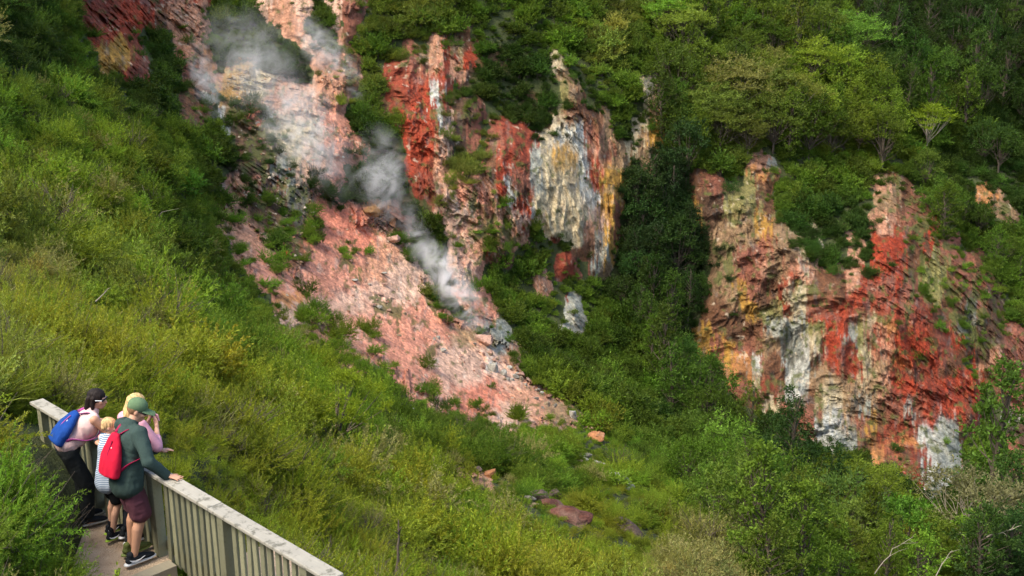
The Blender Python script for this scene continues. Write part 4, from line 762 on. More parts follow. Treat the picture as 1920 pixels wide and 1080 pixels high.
# ------------------------------------------------------------------ steam
def steam_mat(dens, seed, soft=1.0):
    N = NT('steam'); tc = N.n('TexCoord')
    m1 = N.n('VectorMath', _operation='SUBTRACT', i0=tc.outputs['Generated'], i1=(.5, .5, .5))
    ln = N.n('VectorMath', _operation='LENGTH', i0=m1.outputs[0])
    n1 = N.n('TexNoise', Vector=tc.outputs['Object'], Scale=.50, Detail=7.0, Roughness=.66, Distortion=1.6); n1.noise_dimensions = '4D'; n1.inputs['W'].default_value = seed * 3.7
    a = N.n('MapRange', Value=ln.outputs['Value']); a.inputs[1].default_value = .02; a.inputs[2].default_value = .49; a.inputs[3].default_value = 1; a.inputs[4].default_value = 0
    b = N.n('MapRange', Value=n1.outputs[0]); b.inputs[1].default_value = .46; b.inputs[2].default_value = .66; b.inputs[3].default_value = 0; b.inputs[4].default_value = 1
    p2 = N.n('Math', _operation='POWER', i0=a.outputs[0], i1=1.3)
    mu = N.n('Math', _operation='MULTIPLY', i0=p2.outputs[0], i1=b.outputs[0]); m2 = N.n('Math', _operation='MULTIPLY', i0=mu.outputs[0], i1=dens)
    v = N.n('VolumePrincipled'); v.inputs['Color'].default_value = (1, 1, .99, 1); v.inputs['Anisotropy'].default_value = 0; N.l(m2.outputs[0], v.inputs['Density'])
    N.l(v.outputs[0], N.out.inputs['Volume']); return N.m
def steam(x0, y0, x1, y1, wpx, dens, label, seed, back=2.0):
    """a plume from its vent (x0, y0) to where it thins out (x1, y1)"""
    z0 = float(depth_at(x0, y0)); a = unproj(x0, y0, z0 - .3); z1 = min(float(depth_at(x1, y1)) - back, z0 - .5); b = unproj(x1, y1, z1)
    wd = wpx * z0 / FPX; d = Vector(b - a); ln = d.length * 1.35
    V = ICO_V * np.array([wd * .62, wd * .5, ln * .56])
    me = mesh_np('steam_plume', V, ICO_F, True, steam_mat(dens, seed)); o = link('steam_plume', me)
    o.location = Vector((a + b) / 2); o.rotation_euler = d.to_track_quat('Z', 'Y').to_euler(); tag(o, label, 'steam'); return o
steam(612, 362, 530, 150, 160, .70, 'largest white steam plume drifting up left from the pale basin', 1)
steam(722, 424, 706, 260, 110, .75, 'round steam puff rising from the dark vent under the red slab', 2)
steam(410, 226, 366, 95, 56, 1.3, 'narrow steam wisp on the pale rocks at the upper left', 3)
steam(670, 180, 565, 40, 84, .9, 'thin steam drifting over the bare gully near the top', 4)
steam(897, 616, 810, 470, 80, 2.6, 'bright white steam jet at the right edge of the scree', 5)
steam(808, 524, 766, 385, 58, 1.0, 'small steam wisp just above the bright white jet', 6)
steam(510, 210, 435, 40, 200, .33, 'faint veil of steam over the bush wedge at the upper left', 7)
# ------------------------------------------------------------------ path, step and railing
ZD = -5.5                                     # top of the landing the people stand on
def weathered_wood(name, base, stain, amount, sc=6.0):
    N = NT(name); tc = N.n('TexCoord')
    n1 = N.n('TexNoise', Vector=tc.outputs['Object'], Scale=sc, Detail=6.0, Roughness=.7)
    mp = N.n('Mapping', Vector=tc.outputs['Object'], Scale=(4, 60, 60)); n2 = N.n('TexNoise', Vector=mp.outputs[0], Scale=1.0, Detail=4.0)
    c = mixc(N, n2.outputs[0], [v * .82 for v in base], [min(1, v * 1.15) for v in base])
    c = mixc(N, ramp(N, n1.outputs[0], [(amount, 0.0), (amount + .10, .85)]), c, stain)
    n3 = N.n('TexNoise', Vector=tc.outputs['Object'], Scale=sc * .5, Detail=3.0); c = mixc(N, ramp(N, n3.outputs[0], [(.4, 0.0), (.7, .35)]), c, [v * .7 for v in base])
    oi = N.n('ObjectInfo'); c = mixc(N, 1.0, c, ramp(N, oi.outputs['Random'], [(0, .78), (1, 1.22)]), 'MULTIPLY')
    bp = N.n('Bump', Strength=.35, Distance=.004, Height=n2.outputs[0])
    b = N.n('BsdfPrincipled', Roughness=.85, Normal=bp.outputs[0]); N.l(c, b.inputs['Base Color']); N.l(b.outputs[0], N.out.inputs[0]); return N.m
M_RAIL = weathered_wood('lichened_rail_wood', (.36, .335, .27), (.085, .08, .05), .53, 11.0)
M_SLAT = weathered_wood('grey_green_wood', (.20, .195, .115), (.10, .105, .05), .56, 7.0)
M_STEP = weathered_wood('step_timber', (.28, .245, .17), (.15, .12, .07), .60, 5.0)
def gravel_mat():
    N = NT('trodden_dirt'); tc = N.n('TexCoord')
    n1 = N.n('TexNoise', Vector=tc.outputs['Object'], Scale=3.0, Detail=6.0, Roughness=.7); n2 = N.n('TexVoronoi', Vector=tc.outputs['Object'], Scale=55.0)
    c = ramp(N, n1.outputs[0], [(.32, (.20, .135, .08)), (.5, (.36, .265, .17)), (.68, (.46, .36, .25))])
    c = mixc(N, ramp(N, n2.outputs['Distance'], [(.1, .5), (.5, 0.0)]), c, (.40, .27, .20))
    bp = N.n('Bump', Strength=.6, Distance=.02, Height=n2.outputs['Distance'])
    b = N.n('BsdfPrincipled', Roughness=.95, Normal=bp.outputs[0]); N.l(c, b.inputs['Base Color']); N.l(b.outputs[0], N.out.inputs[0]); return N.m
M_DIRT = gravel_mat()
def FW(a, b, z): return Vector((FA.x + FD.x * a + FN.x * b, FA.y + FD.y * a + FN.y * b, z))
def dirt_patch(name, a0, a1, b0, b1, z, label):
    n, m = 60, 30; A_, B_ = np.meshgrid(np.linspace(a0, a1, n), np.linspace(b0, b1, m)); 
    xy = np.array(FA[:2]) + A_[..., None] * np.array(FD[:2]) + B_[..., None] * np.array(FN[:2])
    zz = z + .025 * fbm(A_ * 2, B_ * 2, z, 4, 701) - .02
    V = np.concatenate([xy, zz[..., None]], -1).reshape(-1, 3); i = np.arange(n * m).reshape(m, n)
    F = np.stack([i[:-1, :-1], i[1:, :-1], i[1:, 1:], i[:-1, 1:]], -1).reshape(-1, 4)
    o = link(name, mesh_np(name, V, F, True, M_DIRT)); tag(o, label, 'path', None, 'structure')
SA = 2.86                                     # where the landing steps down, along the railing
dirt_patch('landing_path', -.6, SA - .12, -.05, 1.5, ZD, 'trodden dirt landing behind the railing')
dirt_patch('lower_path', SA, 7.0, -1.1, 1.5, ZD - .17, 'stony dirt path below the step')
def bevel_box(name, mat, size, parent=None, bev=.006, seg=2, taper=None):
    bm = bmesh.new(); bmesh.ops.create_cube(bm, size=1); bmesh.ops.scale(bm, vec=size, verts=bm.verts)
    if taper: taper(bm)
    bmesh.ops.bevel(bm, geom=bm.edges[:], offset=bev, segments=seg, affect='EDGES', profile=.6)
    me = bpy.data.meshes.new(name); bm.to_mesh(me); bm.free(); me.materials.append(mat); return link(name, me, parent)
ANG = math.atan2(FD.y, FD.x)
st = bevel_box('step_edge', M_STEP, (.15, 1.25, .22)); st.location = FW(SA - .045, .68, ZD - .103); st.rotation_euler = (0, 0, ANG)
tag(st, 'grey timber step edge at the feet of the man in the cap', 'step')
fence = empty('wooden_railing', FW(2.7, 0, ZD - .2), ANG); tag(fence, 'weathered wooden railing with close upright slats and a pale lichen spotted top rail', 'railing')
def inf(o, a, b, z, tilt=0): o.location = Vector((a - 2.7, -b if False else 0, z - (ZD - .2))); o.location.y = -b; o.rotation_euler = (tilt, 0, 0)
# (local x runs along the railing, local -y towards the camera)
LEN = (FB - FA).length
ja = 3.62
h1 = bevel_box('handrail', M_RAIL, (ja + .05, .155, .036), fence, .008, 3); inf(h1, ja / 2 - .025, .02, -4.6 - .0225)
h2 = bevel_box('handrail', M_RAIL, (LEN - ja + .02, .155, .036), fence, .012, 3); inf(h2, (ja + LEN) / 2 + .014, .02, -4.6 - .024)
u = bevel_box('under_rail', M_SLAT, (LEN - .06, .045, .09), fence); inf(u, LEN / 2, -.035, -4.6 - .095)
u = bevel_box('under_rail', M_SLAT, (LEN - .06, .045, .09), fence); inf(u, LEN / 2, -.035, ZD + .10)
posts = [.12, 1.28, 2.55, 3.78, 5.02]
frng = np.random.default_rng(5)
for a in posts:
    p = bevel_box('post', M_SLAT, (.095, .095, 1.15), fence, .006); inf(p, a, .03, -4.6 - .05 - .575)
def point(bm):
    for v in bm.verts:
        if v.co.z < 0: v.co.z += .035 * (1 if v.co.y < 0 else -1)
a = .02
while a < LEN - .03:
    if all(abs(a - q) > .085 for q in posts):
        h = .92 + frng.normal() * .012
        if a > 3.0: h += .10
        s_ = bevel_box('baluster', M_SLAT, (.062 + frng.normal() * .002, .03, h), fence, .004, 1, point); inf(s_, a, .004, -4.6 - .05 - h / 2, frng.normal() * .006); s_.rotation_euler.y = frng.normal() * .011
    a += .108 + frng.normal() * .004
# ------------------------------------------------------------------ people
bm = bmesh.new(); bmesh.ops.create_icosphere(bm, subdivisions=3, radius=1)
SP_V = np.array([v.co[:] for v in bm.verts]); SP_F = np.array([[v.index for v in f.verts] for f in bm.faces]); bm.free()
V3 = lambda *a: np.array(a, float)
class Body:
    """one continuous surface grown over overlapping ellipsoids and tapered limbs"""
    def __init__(s): s.V = []; s.F = []; s.n = 0
    def ell(s, c, r, M=None):
        v = SP_V * np.array(r)
        if M is not None: v = v @ np.array(M).T
        s.V.append(v + np.array(c)); s.F.append(SP_F + s.n); s.n += len(v); return s
    def cap(s, p, q, r0, r1, sq=(1, 1, 1), k=None):
        p, q = np.array(p, float), np.array(q, float); L = np.linalg.norm(q - p); k = k or max(2, int(L / (min(r0, r1) * .45)) + 1)
        for t in np.linspace(0, 1, k): s.ell(p + (q - p) * t, (r0 + (r1 - r0) * t) * np.array(sq))
        return s
    def chain(s, pts, rad, sq=(1, 1, 1)):
        for i in range(len(pts) - 1): s.cap(pts[i], pts[i + 1], rad[i], rad[i + 1], sq)
        return s
    def build(s, name, mat, parent, vox=.010, smooth=4, fold=0.0, fs=9.0, post=None, cut=None, seed=0):
        me = mesh_np(name, np.concatenate(s.V), np.concatenate(s.F)); o = bpy.data.objects.new(name, me); COL.objects.link(o)
        md = o.modifiers.new('r', 'REMESH'); md.mode = 'VOXEL'; md.voxel_size = vox
        if smooth: ms = o.modifiers.new('s', 'SMOOTH'); ms.iterations = smooth; ms.factor = .5
        dg = bpy.context.evaluated_depsgraph_get(); me2 = bpy.data.meshes.new_from_object(o.evaluated_get(dg)); bpy.data.objects.remove(o); bpy.data.meshes.remove(me)
        n = len(me2.vertices); co = np.empty(n * 3, np.float32); me2.vertices.foreach_get('co', co); co = co.reshape(-1, 3).astype(float)
        if fold:
            no = np.empty(n * 3, np.float32); me2.vertices.foreach_get('normal', no); no = no.reshape(-1, 3)
            f = ridged(co[:, 0] * fs, co[:, 1] * fs, co[:, 2] * fs * .55, 2, 801 + seed) + .5 * fbm(co[:, 0] * fs * .5, co[:, 1] * fs * .5, co[:, 2] * fs * .5, 2, 805)
            co += no * (f * fold)[:, None]
        if post is not None: co = post(co)
        me2.vertices.foreach_set('co', co.astype(np.float32).ravel())
        if cut is not None:
            b = bmesh.new(); b.from_mesh(me2); bmesh.ops.delete(b, geom=[v for v in b.verts if cut(v.co)], context='VERTS'); b.to_mesh(me2); b.free()
        me2.polygons.foreach_set('use_smooth', np.ones(len(me2.polygons), bool)); me2.materials.clear(); me2.materials.append(mat); me2.name = name; me2.update()
        return link(name, me2, parent)
def ik(a, c, l1, l2, hint):
    """elbow between shoulder a and wrist c"""
    a, c = np.array(a, float), np.array(c, float); d = c - a; L = np.linalg.norm(d)
    if L > .995 * (l1 + l2): c = a + d / L * .995 * (l1 + l2); d = c - a; L = np.linalg.norm(d)
    x = (l1 * l1 - l2 * l2 + L * L) / (2 * L); h = math.sqrt(max(l1 * l1 - x * x, 0)); u_ = d / L
    hn = np.array(hint, float); hn = hn - u_ * (hn @ u_); hn /= np.linalg.norm(hn); return a + u_ * x + hn * h, c
def rotx(p, piv, ang):
    q = np.array(p, float) - piv; c, s_ = math.cos(ang), math.sin(ang); return np.array([q[0], q[1] * c + q[2] * s_, -q[1] * s_ + q[2] * c]) + piv
def hand(B, wrist, f, up, side, S=1.0, curl=.25, spread=.18):
    """palm, four unequal fingers bent at the knuckles and a thumb off the side of the palm; f forward, up = back of the hand, side = thumb side"""
    f, up, side = unit(np.array(f, float)), unit(np.array(up, float)), unit(np.array(side, float)); w = np.array(wrist, float)
    B.cap(w, w + f * .03 * S, .024 * S, .026 * S)
    for k in (-1, -.33, .33, 1): B.cap(w + f * .02 * S + side * k * .016 * S, w + f * .085 * S + side * k * .027 * S, .014 * S, .0115 * S)
    for k, L in ((-1, .062), (-.33, .075), (.33, .08), (1, .07)):
        b = w + f * .088 * S + side * k * .028 * S; d = unit(f + side * k * spread - up * curl * .3); m_ = b + d * L * .5 * S; d2 = unit(d - up * curl); e = m_ + d2 * L * .5 * S
        B.chain([b, m_, e], [.0098 * S, .009 * S, .0072 * S])
    b = w + f * .03 * S + side * .028 * S - up * .004; m_ = b + unit(f * .6 + side * .9) * .035 * S; e = m_ + unit(f * .95 + side * .35) * .035 * S
    B.chain([b, m_, e], [.013 * S, .011 * S, .008 * S])
SKIN = simple_mat('skin', (.47, .25, .155), .55, .10, 12); SKIN_L = simple_mat('light_skin', (.52, .29, .19), .55, .10, 12)
def cloth(name, col, var=.2, sc=35, bump=.25): return simple_mat(name, col, .9, var, sc, bump, 180, .1)
HAIRM = {}
def hair_mat(name, col):
    N = NT(name); tc = N.n('TexCoord'); mp = N.n('Mapping', Vector=tc.outputs['Object'], Scale=(60, 60, 9)); n = N.n('TexNoise', Vector=mp.outputs[0], Scale=1.2, Detail=4.0)
    c = ramp(N, n.outputs[0], [(.3, [v * .45 for v in col]), (.7, [min(1, v * 1.5) for v in col])]); bp = N.n('Bump', Strength=.6, Distance=.006, Height=n.outputs[0])
    b = N.n('BsdfPrincipled', Roughness=.7, Normal=bp.outputs[0]); b.inputs['Specular IOR Level'].default_value = .2; N.l(c, b.inputs['Base Color']); N.l(b.outputs[0], N.out.inputs[0]); return N.m
M_SOLE_W = simple_mat('white_rubber', (.72, .72, .70), .6, .08); M_SOLE_G = simple_mat('lime_rubber', (.36, .56, .04), .6, .1); M_SHOE = cloth('black_mesh_fabric', (.022, .025, .028)); M_GLASS = simple_mat('dark_lens', (.012, .012, .014), .15, .1)
M_WHITE = simple_mat('white_mark', (.85, .85, .85), .6, .03); M_CAMO = simple_mat('olive_shoe_fabric', (.10, .12, .03), .9, .6, 60)
def head(B, c, piv_fwd, S):
    """cranium, jaw, nose, brow and ears; c centre, piv_fwd = where the face points"""
    f = unit(np.array(piv_fwd, float)); r = unit(np.cross(f, V3(0, 0, 1))); u_ = np.cross(r, f); M = np.stack([r, f, u_], 1); L = lambda x, y, z: c + (M @ np.array([x, y, z])) * S
    B.ell(L(0, -.012, .025), V3(.076, .092, .088) * S, M); B.ell(L(0, .022, -.03), V3(.064, .070, .075) * S, M); B.ell(L(0, .045, -.082), V3(.044, .042, .034) * S, M)
    B.cap(L(0, .088, .012), L(0, .108, -.028), .010 * S, .015 * S); B.cap(L(-.035, .083, .028), L(.035, .083, .028), .012 * S, .012 * S)
    B.cap(L(-.022, .088, -.060), L(.022, .088, -.060), .009 * S, .009 * S); B.cap(L(-.02, .087, -.072), L(.02, .087, -.072), .009 * S, .009 * S)
    for sx_ in (-1, 1): B.ell(L(.077 * sx_, -.005, -.008), V3(.010, .020, .031) * S, M); B.ell(L(.045 * sx_, .068, -.02), V3(.022, .020, .02) * S, M)
    return L, M
def person(name_label, foot_px, ang, H, lean, hunch, arms, face, stance, kid=False, skin=None, bend=0.0, hipback=0.0, shift=0.0):
    """the body in its pose; returns the joints the clothes follow"""
    zc = -ZD / (((foot_px[1] - 540) / FPX) * CP + SP); g = unproj(foot_px[0], foot_px[1], zc); S = H / 1.76
    e = empty('person', (g[0], g[1], ZD), ang - math.pi / 2); tag(e, name_label, 'person')
    J = {}; B = Body(); sk = skin or SKIN
    piv = V3(0, -hipback, .95 * S)
    for q, sx_ in (('r', 1), ('l', -1)):
        dx, dy = stance[q]; J['hip' + q] = piv + V3(.085 * sx_, 0, -.03) * S; J['ank' + q] = V3(.085 * sx_ * S + dx, dy - .03 * S, .09 * S)
        J['kn' + q], _ = ik(J['hip' + q], J['ank' + q], .425 * S, .43 * S, (0.1 * sx_, 1, 0))
    up = lambda x, y, z, k=1.0: rotx(piv + V3(x, y, z - .95) * S, piv, lean * k)
    J['pel'] = piv + V3(0, 0, .02) * S; J['wai'] = up(0, .015, 1.12, .7); J['che'] = up(0, .02, 1.30); J['nek'] = up(0, .0, 1.475)
    nd = V3(0, math.sin(lean + hunch), math.cos(lean + hunch)); hs = 1.13 if kid else 1.0; ss = S * (.92 if kid else 1)
    J['hed'] = J['nek'] + nd * .155 * S + V3(shift, 0, 0); J['lean'] = lean
    for q, sx_ in (('r', 1), ('l', -1)): J['sho' + q] = up(.172 * sx_, .005, 1.425)
    B.ell(J['pel'], V3(.165, .115, .12) * ss); B.ell(J['wai'], V3(.140, .100, .13) * ss); B.cap(J['pel'], J['wai'], .115 * ss, .105 * ss, (1.3, .95, 1)); B.cap(J['wai'], J['che'], .105 * ss, .115 * ss, (1.35, .95, 1)); B.ell(J['che'], V3(.170, .115, .15) * ss)
    B.cap(J['shol'], J['shor'], .055 * ss, .055 * ss); B.chain([J['nek'] - nd * .03 * S, J['nek'] + nd * .09 * S + V3(shift * .5, .008, 0)], [.062 * ss, .052 * ss])
    L, M = head(B, J['hed'], face, ss * hs * (1.02 if kid else 1)); J['L'] = L; J['M'] = M; J['hs'] = ss * hs
    for q in 'rl':
        B.chain([J['hip' + q], J['kn' + q]], [.088 * ss, .056 * ss]); k, a = J['kn' + q], J['ank' + q]; ca = k * .68 + a * .32 + V3(0, -.018, 0) * S
        B.chain([k, ca, a * .8 + k * .2, a], [.054 * ss, .057 * ss, .041 * ss, .036 * ss]); t = J.setdefault('toe' + q, V3(.02 if q == 'r' else -.02, 1, 0)); t = unit(t); J['toe' + q] = t
        B.cap(a + V3(0, 0, -.05) * S, a + t * .15 * S + V3(0, 0, -.062) * S, .032 * ss, .026 * ss)
        ar = arms[q]; el, wr = ik(J['sho' + q], ar['wrist'], .30 * S, .265 * S, ar['hint']); J['el' + q], J['wr' + q] = el, wr
        B.chain([J['sho' + q], J['sho' + q] * .5 + el * .5, el, el * .65 + wr * .35, wr], [.054 * ss, .047 * ss, .040 * ss, .042 * ss, .026 * ss])
        hand(B, wr, ar.get('f', wr - el), ar.get('up', (0, 0, 1)), ar.get('side', (-1 if q == 'r' else 1, 0, 0)), ss, ar.get('curl', .3), ar.get('spread', .18))
    J['body'] = B.build('body', sk, e, .0075, 3); J['S'] = S; J['ss'] = ss; J['e'] = e
    for sx_ in (-1, 1):
        b = Body(); b.ell(L(.033 * sx_, .083, .005), V3(.012, .012, .010) * ss * hs); b.build('eye', M_GLASS, e, .004, 0)
    return J
def shoe(J, q, upper, sole, swoosh=False, ankle=True):
    a, t = J['ank' + q], J['toe' + q]; S, ss, e = J['S'], J['ss'], J['e']; r = np.cross(t, V3(0, 0, 1)); g = V3(a[0], a[1], 0)
    P_ = lambda f, s_, z: g + t * f * S + r * s_ * S + V3(0, 0, z * S)
    B = Body(); B.chain([P_(-.055, 0, .06), P_(.02, 0, .075), P_(.08, 0, .062), P_(.15, 0, .048), P_(.195, 0, .040)], [.040 * ss, .044 * ss, .043 * ss, .040 * ss, .028 * ss], (1, 1, .85)); B.cap(P_(-.045, 0, .07), P_(-.04, 0, .115), .036 * ss, .038 * ss)
    o = B.build('shoe', upper, e, .006, 3)
    B = Body(); B.chain([P_(-.075, 0, .020), P_(.0, 0, .020), P_(.09, 0, .018), P_(.16, 0, .018), P_(.212, 0, .022)], [.040 * ss, .043 * ss, .044 * ss, .043 * ss, .030 * ss], (1, 1, .42)); s_ = B.build('sole', sole, o, .006, 2)
    if swoosh:       # tapered curved white mark on both flanks
        for sd in (1, -1):
            top = [(-.070, .082), (-.035, .066), (.0, .058), (.045, .062), (.10, .078)]; bot = [(-.070, .082), (-.045, .052), (-.005, .040), (.04, .052), (.10, .078)]
            V = [P_(f, sd * (.0455 - .006 * abs(f - .03) / .1), z) for f, z in top] + [P_(f, sd * (.0475 - .006 * abs(f - .03) / .1), z) for f, z in bot]
            V2 = [v + r * sd * .004 for v in V]; n = len(top); F = [[i, i + 1, n + i + 1, n + i] for i in range(n - 1)] + [[2 * n + i, 2 * n + i + 1, 3 * n + i + 1, 3 * n + i] for i in range(n - 1)]
            F += [[i, i + 1, 2 * n + i + 1, 2 * n + i] for i in range(n - 1)] + [[n + i, n + i + 1, 3 * n + i + 1, 3 * n + i] for i in range(n - 1)]
            link('curved_mark', mesh_np('curved_mark', np.array(V + V2), np.array(F), False, M_WHITE), o)
    return o
def legs_cloth(J, upto, rad, name, mat, seed=0, fold=.004, drop=.0):
    """trousers or shorts; upto = how far down the legs (0 hip .. 1 knee .. 2 ankle)"""
    B = Body(); ss = J['ss']; B.ell(J['pel'], V3(.178, .132, .115) * ss); B.cap(J['pel'], J['pel'] * .55 + J['wai'] * .45, .125 * ss, .118 * ss, (1.28, .98, 1))
    for q in 'rl':
        h, k, a = J['hip' + q], J['kn' + q], J['ank' + q]; r1 = rad[0] * ss; r2 = rad[1] * ss
        if upto <= 1: B.cap(h, h + (k - h) * upto, .098 * ss, r1)
        else: B.cap(h, k, .098 * ss, r1); B.cap(k, k + (a - k) * (upto - 1), r1, r2)
    return B.build(name, mat, J['e'], .0085, 4, fold, 10, seed=seed)
def top_cloth(J, name, mat, sleeves, hem, infl=1.12, seed=0, fold=.006, slr=.060, hemw=1.0, cut=None, fs=9):
    B = Body(); ss = J['ss']; up = unit(J['che'] - J['pel'])
    B.ell(J['che'], V3(.178, .128, .16) * ss * infl); B.cap(J['wai'], J['che'], .115 * ss * infl, .122 * ss * infl, (1.34, .97, 1)); B.cap(J['pel'] + V3(0, 0, hem) * ss, J['wai'], .128 * ss * infl * hemw, .118 * ss * infl, (1.30, 1.0, 1))
    B.cap(J['shol'] * .9 + J['shor'] * .1, J['shor'] * .9 + J['shol'] * .1, .060 * ss * infl, .060 * ss * infl); B.cap(J['nek'] - up * .06 * ss, J['nek'] + V3(0, .004, .005), .085 * ss, .070 * ss)
    if sleeves:
        for q in 'rl':
            B.chain([J['sho' + q], J['el' + q]], [.066 * ss * infl, slr * ss]); w = J['el' + q] + (J['wr' + q] - J['el' + q]) * sleeves
            if sleeves > 0: B.cap(J['el' + q], w, slr * ss, .046 * ss)
    return B.build(name, mat, J['e'], .0085, 4, fold, fs, seed=seed, cut=cut)
def ribbon(name, pts, w, th, mat, parent):
    """flat strap along a path"""
    pts = np.array(pts, float); n = 24; t = np.linspace(0, len(pts) - 1, n); q = spline1(np.arange(len(pts)).astype(float), pts, t); tg = unit(np.gradient(q, axis=0)); o = q.mean(0)
    nr = unit(q - (o + V3(0, 0, 0))); nr = unit(nr - tg * (nr * tg).sum(1, keepdims=True)); sd = np.cross(tg, nr)
    ring = np.stack([q + sd * w - nr * th, q - sd * w - nr * th, q - sd * w + nr * th, q + sd * w + nr * th], 1); V = ring.reshape(-1, 3); F = []
    for i in range(n - 1):
        for k in range(4): F.append([i * 4 + k, i * 4 + (k + 1) % 4, i * 4 + 4 + (k + 1) % 4, i * 4 + 4 + k])
    F += [[0, 1, 2, 3], [4 * n - 4, 4 * n - 3, 4 * n - 2, 4 * n - 1]]
    return link(name, mesh_np(name, V, np.array(F), True, mat), parent)
def backpack(J, label, bagm, strapm, w, h, d, low, seed, markm=None, tilt=0.0):
    """soft drawstring sack on the back with two shoulder straps"""
    e = J['e']; r = empty('backpack', e.location, e.rotation_euler.z); tag(r, label, 'backpack'); ss = J['ss']
    upv = unit(J['nek'] - J['pel']); bk = unit(np.cross(V3(1, 0, 0), upv)) * 1.0
    if bk[1] > 0: bk = -bk
    rt = V3(1, 0, 0); o = J['nek'] - upv * .10 * ss + bk * .13 * ss
    B = Body(); n = 26
    for i in range(n):
        t = i / (n - 1); wd = w * (.28 + .72 * math.sin(min(1, t * 1.15 + .06) * math.pi * .56) ** .9); dp = d * (.35 + .65 * math.sin(min(1, .1 + t * .95) * math.pi * .58)); c = o - upv * (h * t * (1 - low)) + bk * dp * .55
        for x in np.linspace(-1, 1, 5): B.ell(c + rt * x * wd * .55, V3(wd * .5, dp * (1 - .25 * x * x), h * .060), np.stack([rt, bk, upv], 1))
    b = B.build('bag', bagm, r, .0085, 5, .006, 12, seed=seed)
    for sx_ in (-1, 1):
        sh = J['sho' + ('r' if sx_ > 0 else 'l')]; top = o + upv * .02 + rt * sx_ * w * .25
        pts = [top, J['nek'] + rt * sx_ * .085 * ss - upv * .015 + bk * .04, J['nek'] + rt * sx_ * .105 * ss - upv * .05 - bk * .075 * ss, J['che'] + rt * sx_ * .15 * ss - bk * .135 * ss, J['che'] - upv * .10 + rt * sx_ * .195 * ss - bk * .04, J['wai'] + rt * sx_ * .175 * ss + bk * .07, o - upv * h * .93 + rt * sx_ * w * .75 + bk * .02]
        ribbon('strap', pts, .014 if markm is None else .017, .004, strapm, r)
    c = o - upv * h * .78 + bk * d * 1.27 + rt * w * .45
    B = Body(); B.cap(c, c + upv * .035 + rt * .006, .004, .004); B.build('white_mark', M_WHITE, r, .003, 0)
    c = o - upv * h * .30 + bk * d * 1.02 + rt * w * .38; B = Body(); B.cap(c, c + upv * .012, .005, .005); B.build('white_mark', M_WHITE, r, .003, 0)
    ribbon('seam', [o - upv * h * .10 + bk * d * .95 + rt * w * .3, o - upv * h * .45 + bk * d * 1.32 + rt * w * .25, o - upv * h * .85 + bk * d * 1.30 + rt * w * .15], .004, .003, strapm, b)
    return r
def to_local(e_ang, g, p): 
    d = np.array(p[:2]) - np.array(g[:2]); a = e_ang - math.pi / 2; return V3(d[0] * math.cos(a) + d[1] * math.sin(a), -d[0] * math.sin(a) + d[1] * math.cos(a), p[2] - ZD)
def foot_world(px): zc = -ZD / (((px[1] - 540) / FPX) * CP + SP); return unproj(px[0], px[1], zc)
def onrail(a): return np.array(FW(a, .02, -4.6))
# ---- the man in the cap
TH = R(46); fp = (252, 1047); g0 = foot_world(fp); hp = unproj(329, 897, 4.6 / (((897 - 540) / FPX) * CP + SP)); hl = to_local(TH, g0, (hp[0], hp[1], -4.6))
fdl = to_local(TH, (0, 0), (FD.x, FD.y, 0)); fdl[2] = 0
J = person('man in a green cap and dark green shirt with one hand on the railing', fp, TH, 1.66, R(12), R(20),
    {'r': dict(wrist=hl + V3(-.06, -.05, .026), hint=(.6, -.5, -.3), f=fdl * .8 + V3(0, .45, -.06), up=(0, .1, 1), side=np.cross(V3(0, 0, 1), fdl * .8 + V3(0, .45, 0)), curl=.10, spread=.3), 'l': dict(wrist=V3(-.16, .42, .96), hint=(-.6, -.4, -.2), f=V3(.3, .9, -.1), curl=.2)},
    V3(.45, .80, -.42), {'r': (.02, -.02), 'l': (-.02, .05)})
m_green = cloth('dark_green_knit', (.036, .058, .050), .25, 60)
top_cloth(J, 'shirt', m_green, .93, -.10, 1.16, 1, .012, .060, 1.10)
def two_tone():
    N = NT('maroon_and_navy_cloth'); tc = N.n('TexCoord'); sp_ = N.n('SeparateXYZ', Vector=tc.outputs['Object'])
    f = N.n('MapRange', Value=sp_.outputs['Z']); f.inputs[1].default_value = .775; f.inputs[2].default_value = .80
    n = N.n('TexNoise', Vector=tc.outputs['Object'], Scale=60.0, Detail=3.0); c = mixc(N, f.outputs[0], (.085, .022, .035), (.018, .045, .085)); c = mixc(N, n.outputs[0], c, (.05, .03, .04)) if False else c
    b = N.n('BsdfPrincipled', Roughness=.85); N.l(c, b.inputs['Base Color']); N.l(b.outputs[0], N.out.inputs[0]); return N.m
legs_cloth(J, .90, (.108, 0), 'shorts', two_tone(), 2, .009)
shoe(J, 'r', M_SHOE, M_SOLE_W, True); shoe(J, 'l', M_CAMO, simple_mat('olive_rubber', (.16, .20, .05), .7, .3))
L, M, hs = J['L'], J['M'], J['hs']
B = Body(); B.ell(L(0, -.018, .020), V3(.079, .090, .082) * hs, M); B.build('hair', hair_mat('short_ginger_hair', (.24, .125, .06)), J['e'], .006, 2, cut=None)
m_cap = cloth('faded_green_cotton', (.105, .165, .085), .18, 50)
B = Body(); B.ell(L(0, -.010, .052), V3(.087, .102, .082) * hs, M); B.ell(L(0, -.055, .030), V3(.070, .055, .045) * hs, M); cp = B.build('cap', m_cap, J['e'], .006, 4)
B = Body()
for x in np.linspace(-1, 1, 9):
    for y in np.linspace(.06, .165, 6): B.ell(L(x * .068 * (1 - .35 * ((y - .06) / .105) ** 2), y, .040 - .020 * x * x - .10 * (y - .06)), V3(.014, .016, .006) * hs, M)
B.build('brim', m_cap, cp, .005, 2); B = Body(); B.ell(L(0, -.01, .135), V3(.01, .01, .006) * hs, M); B.build('button', m_cap, cp, .004, 1)
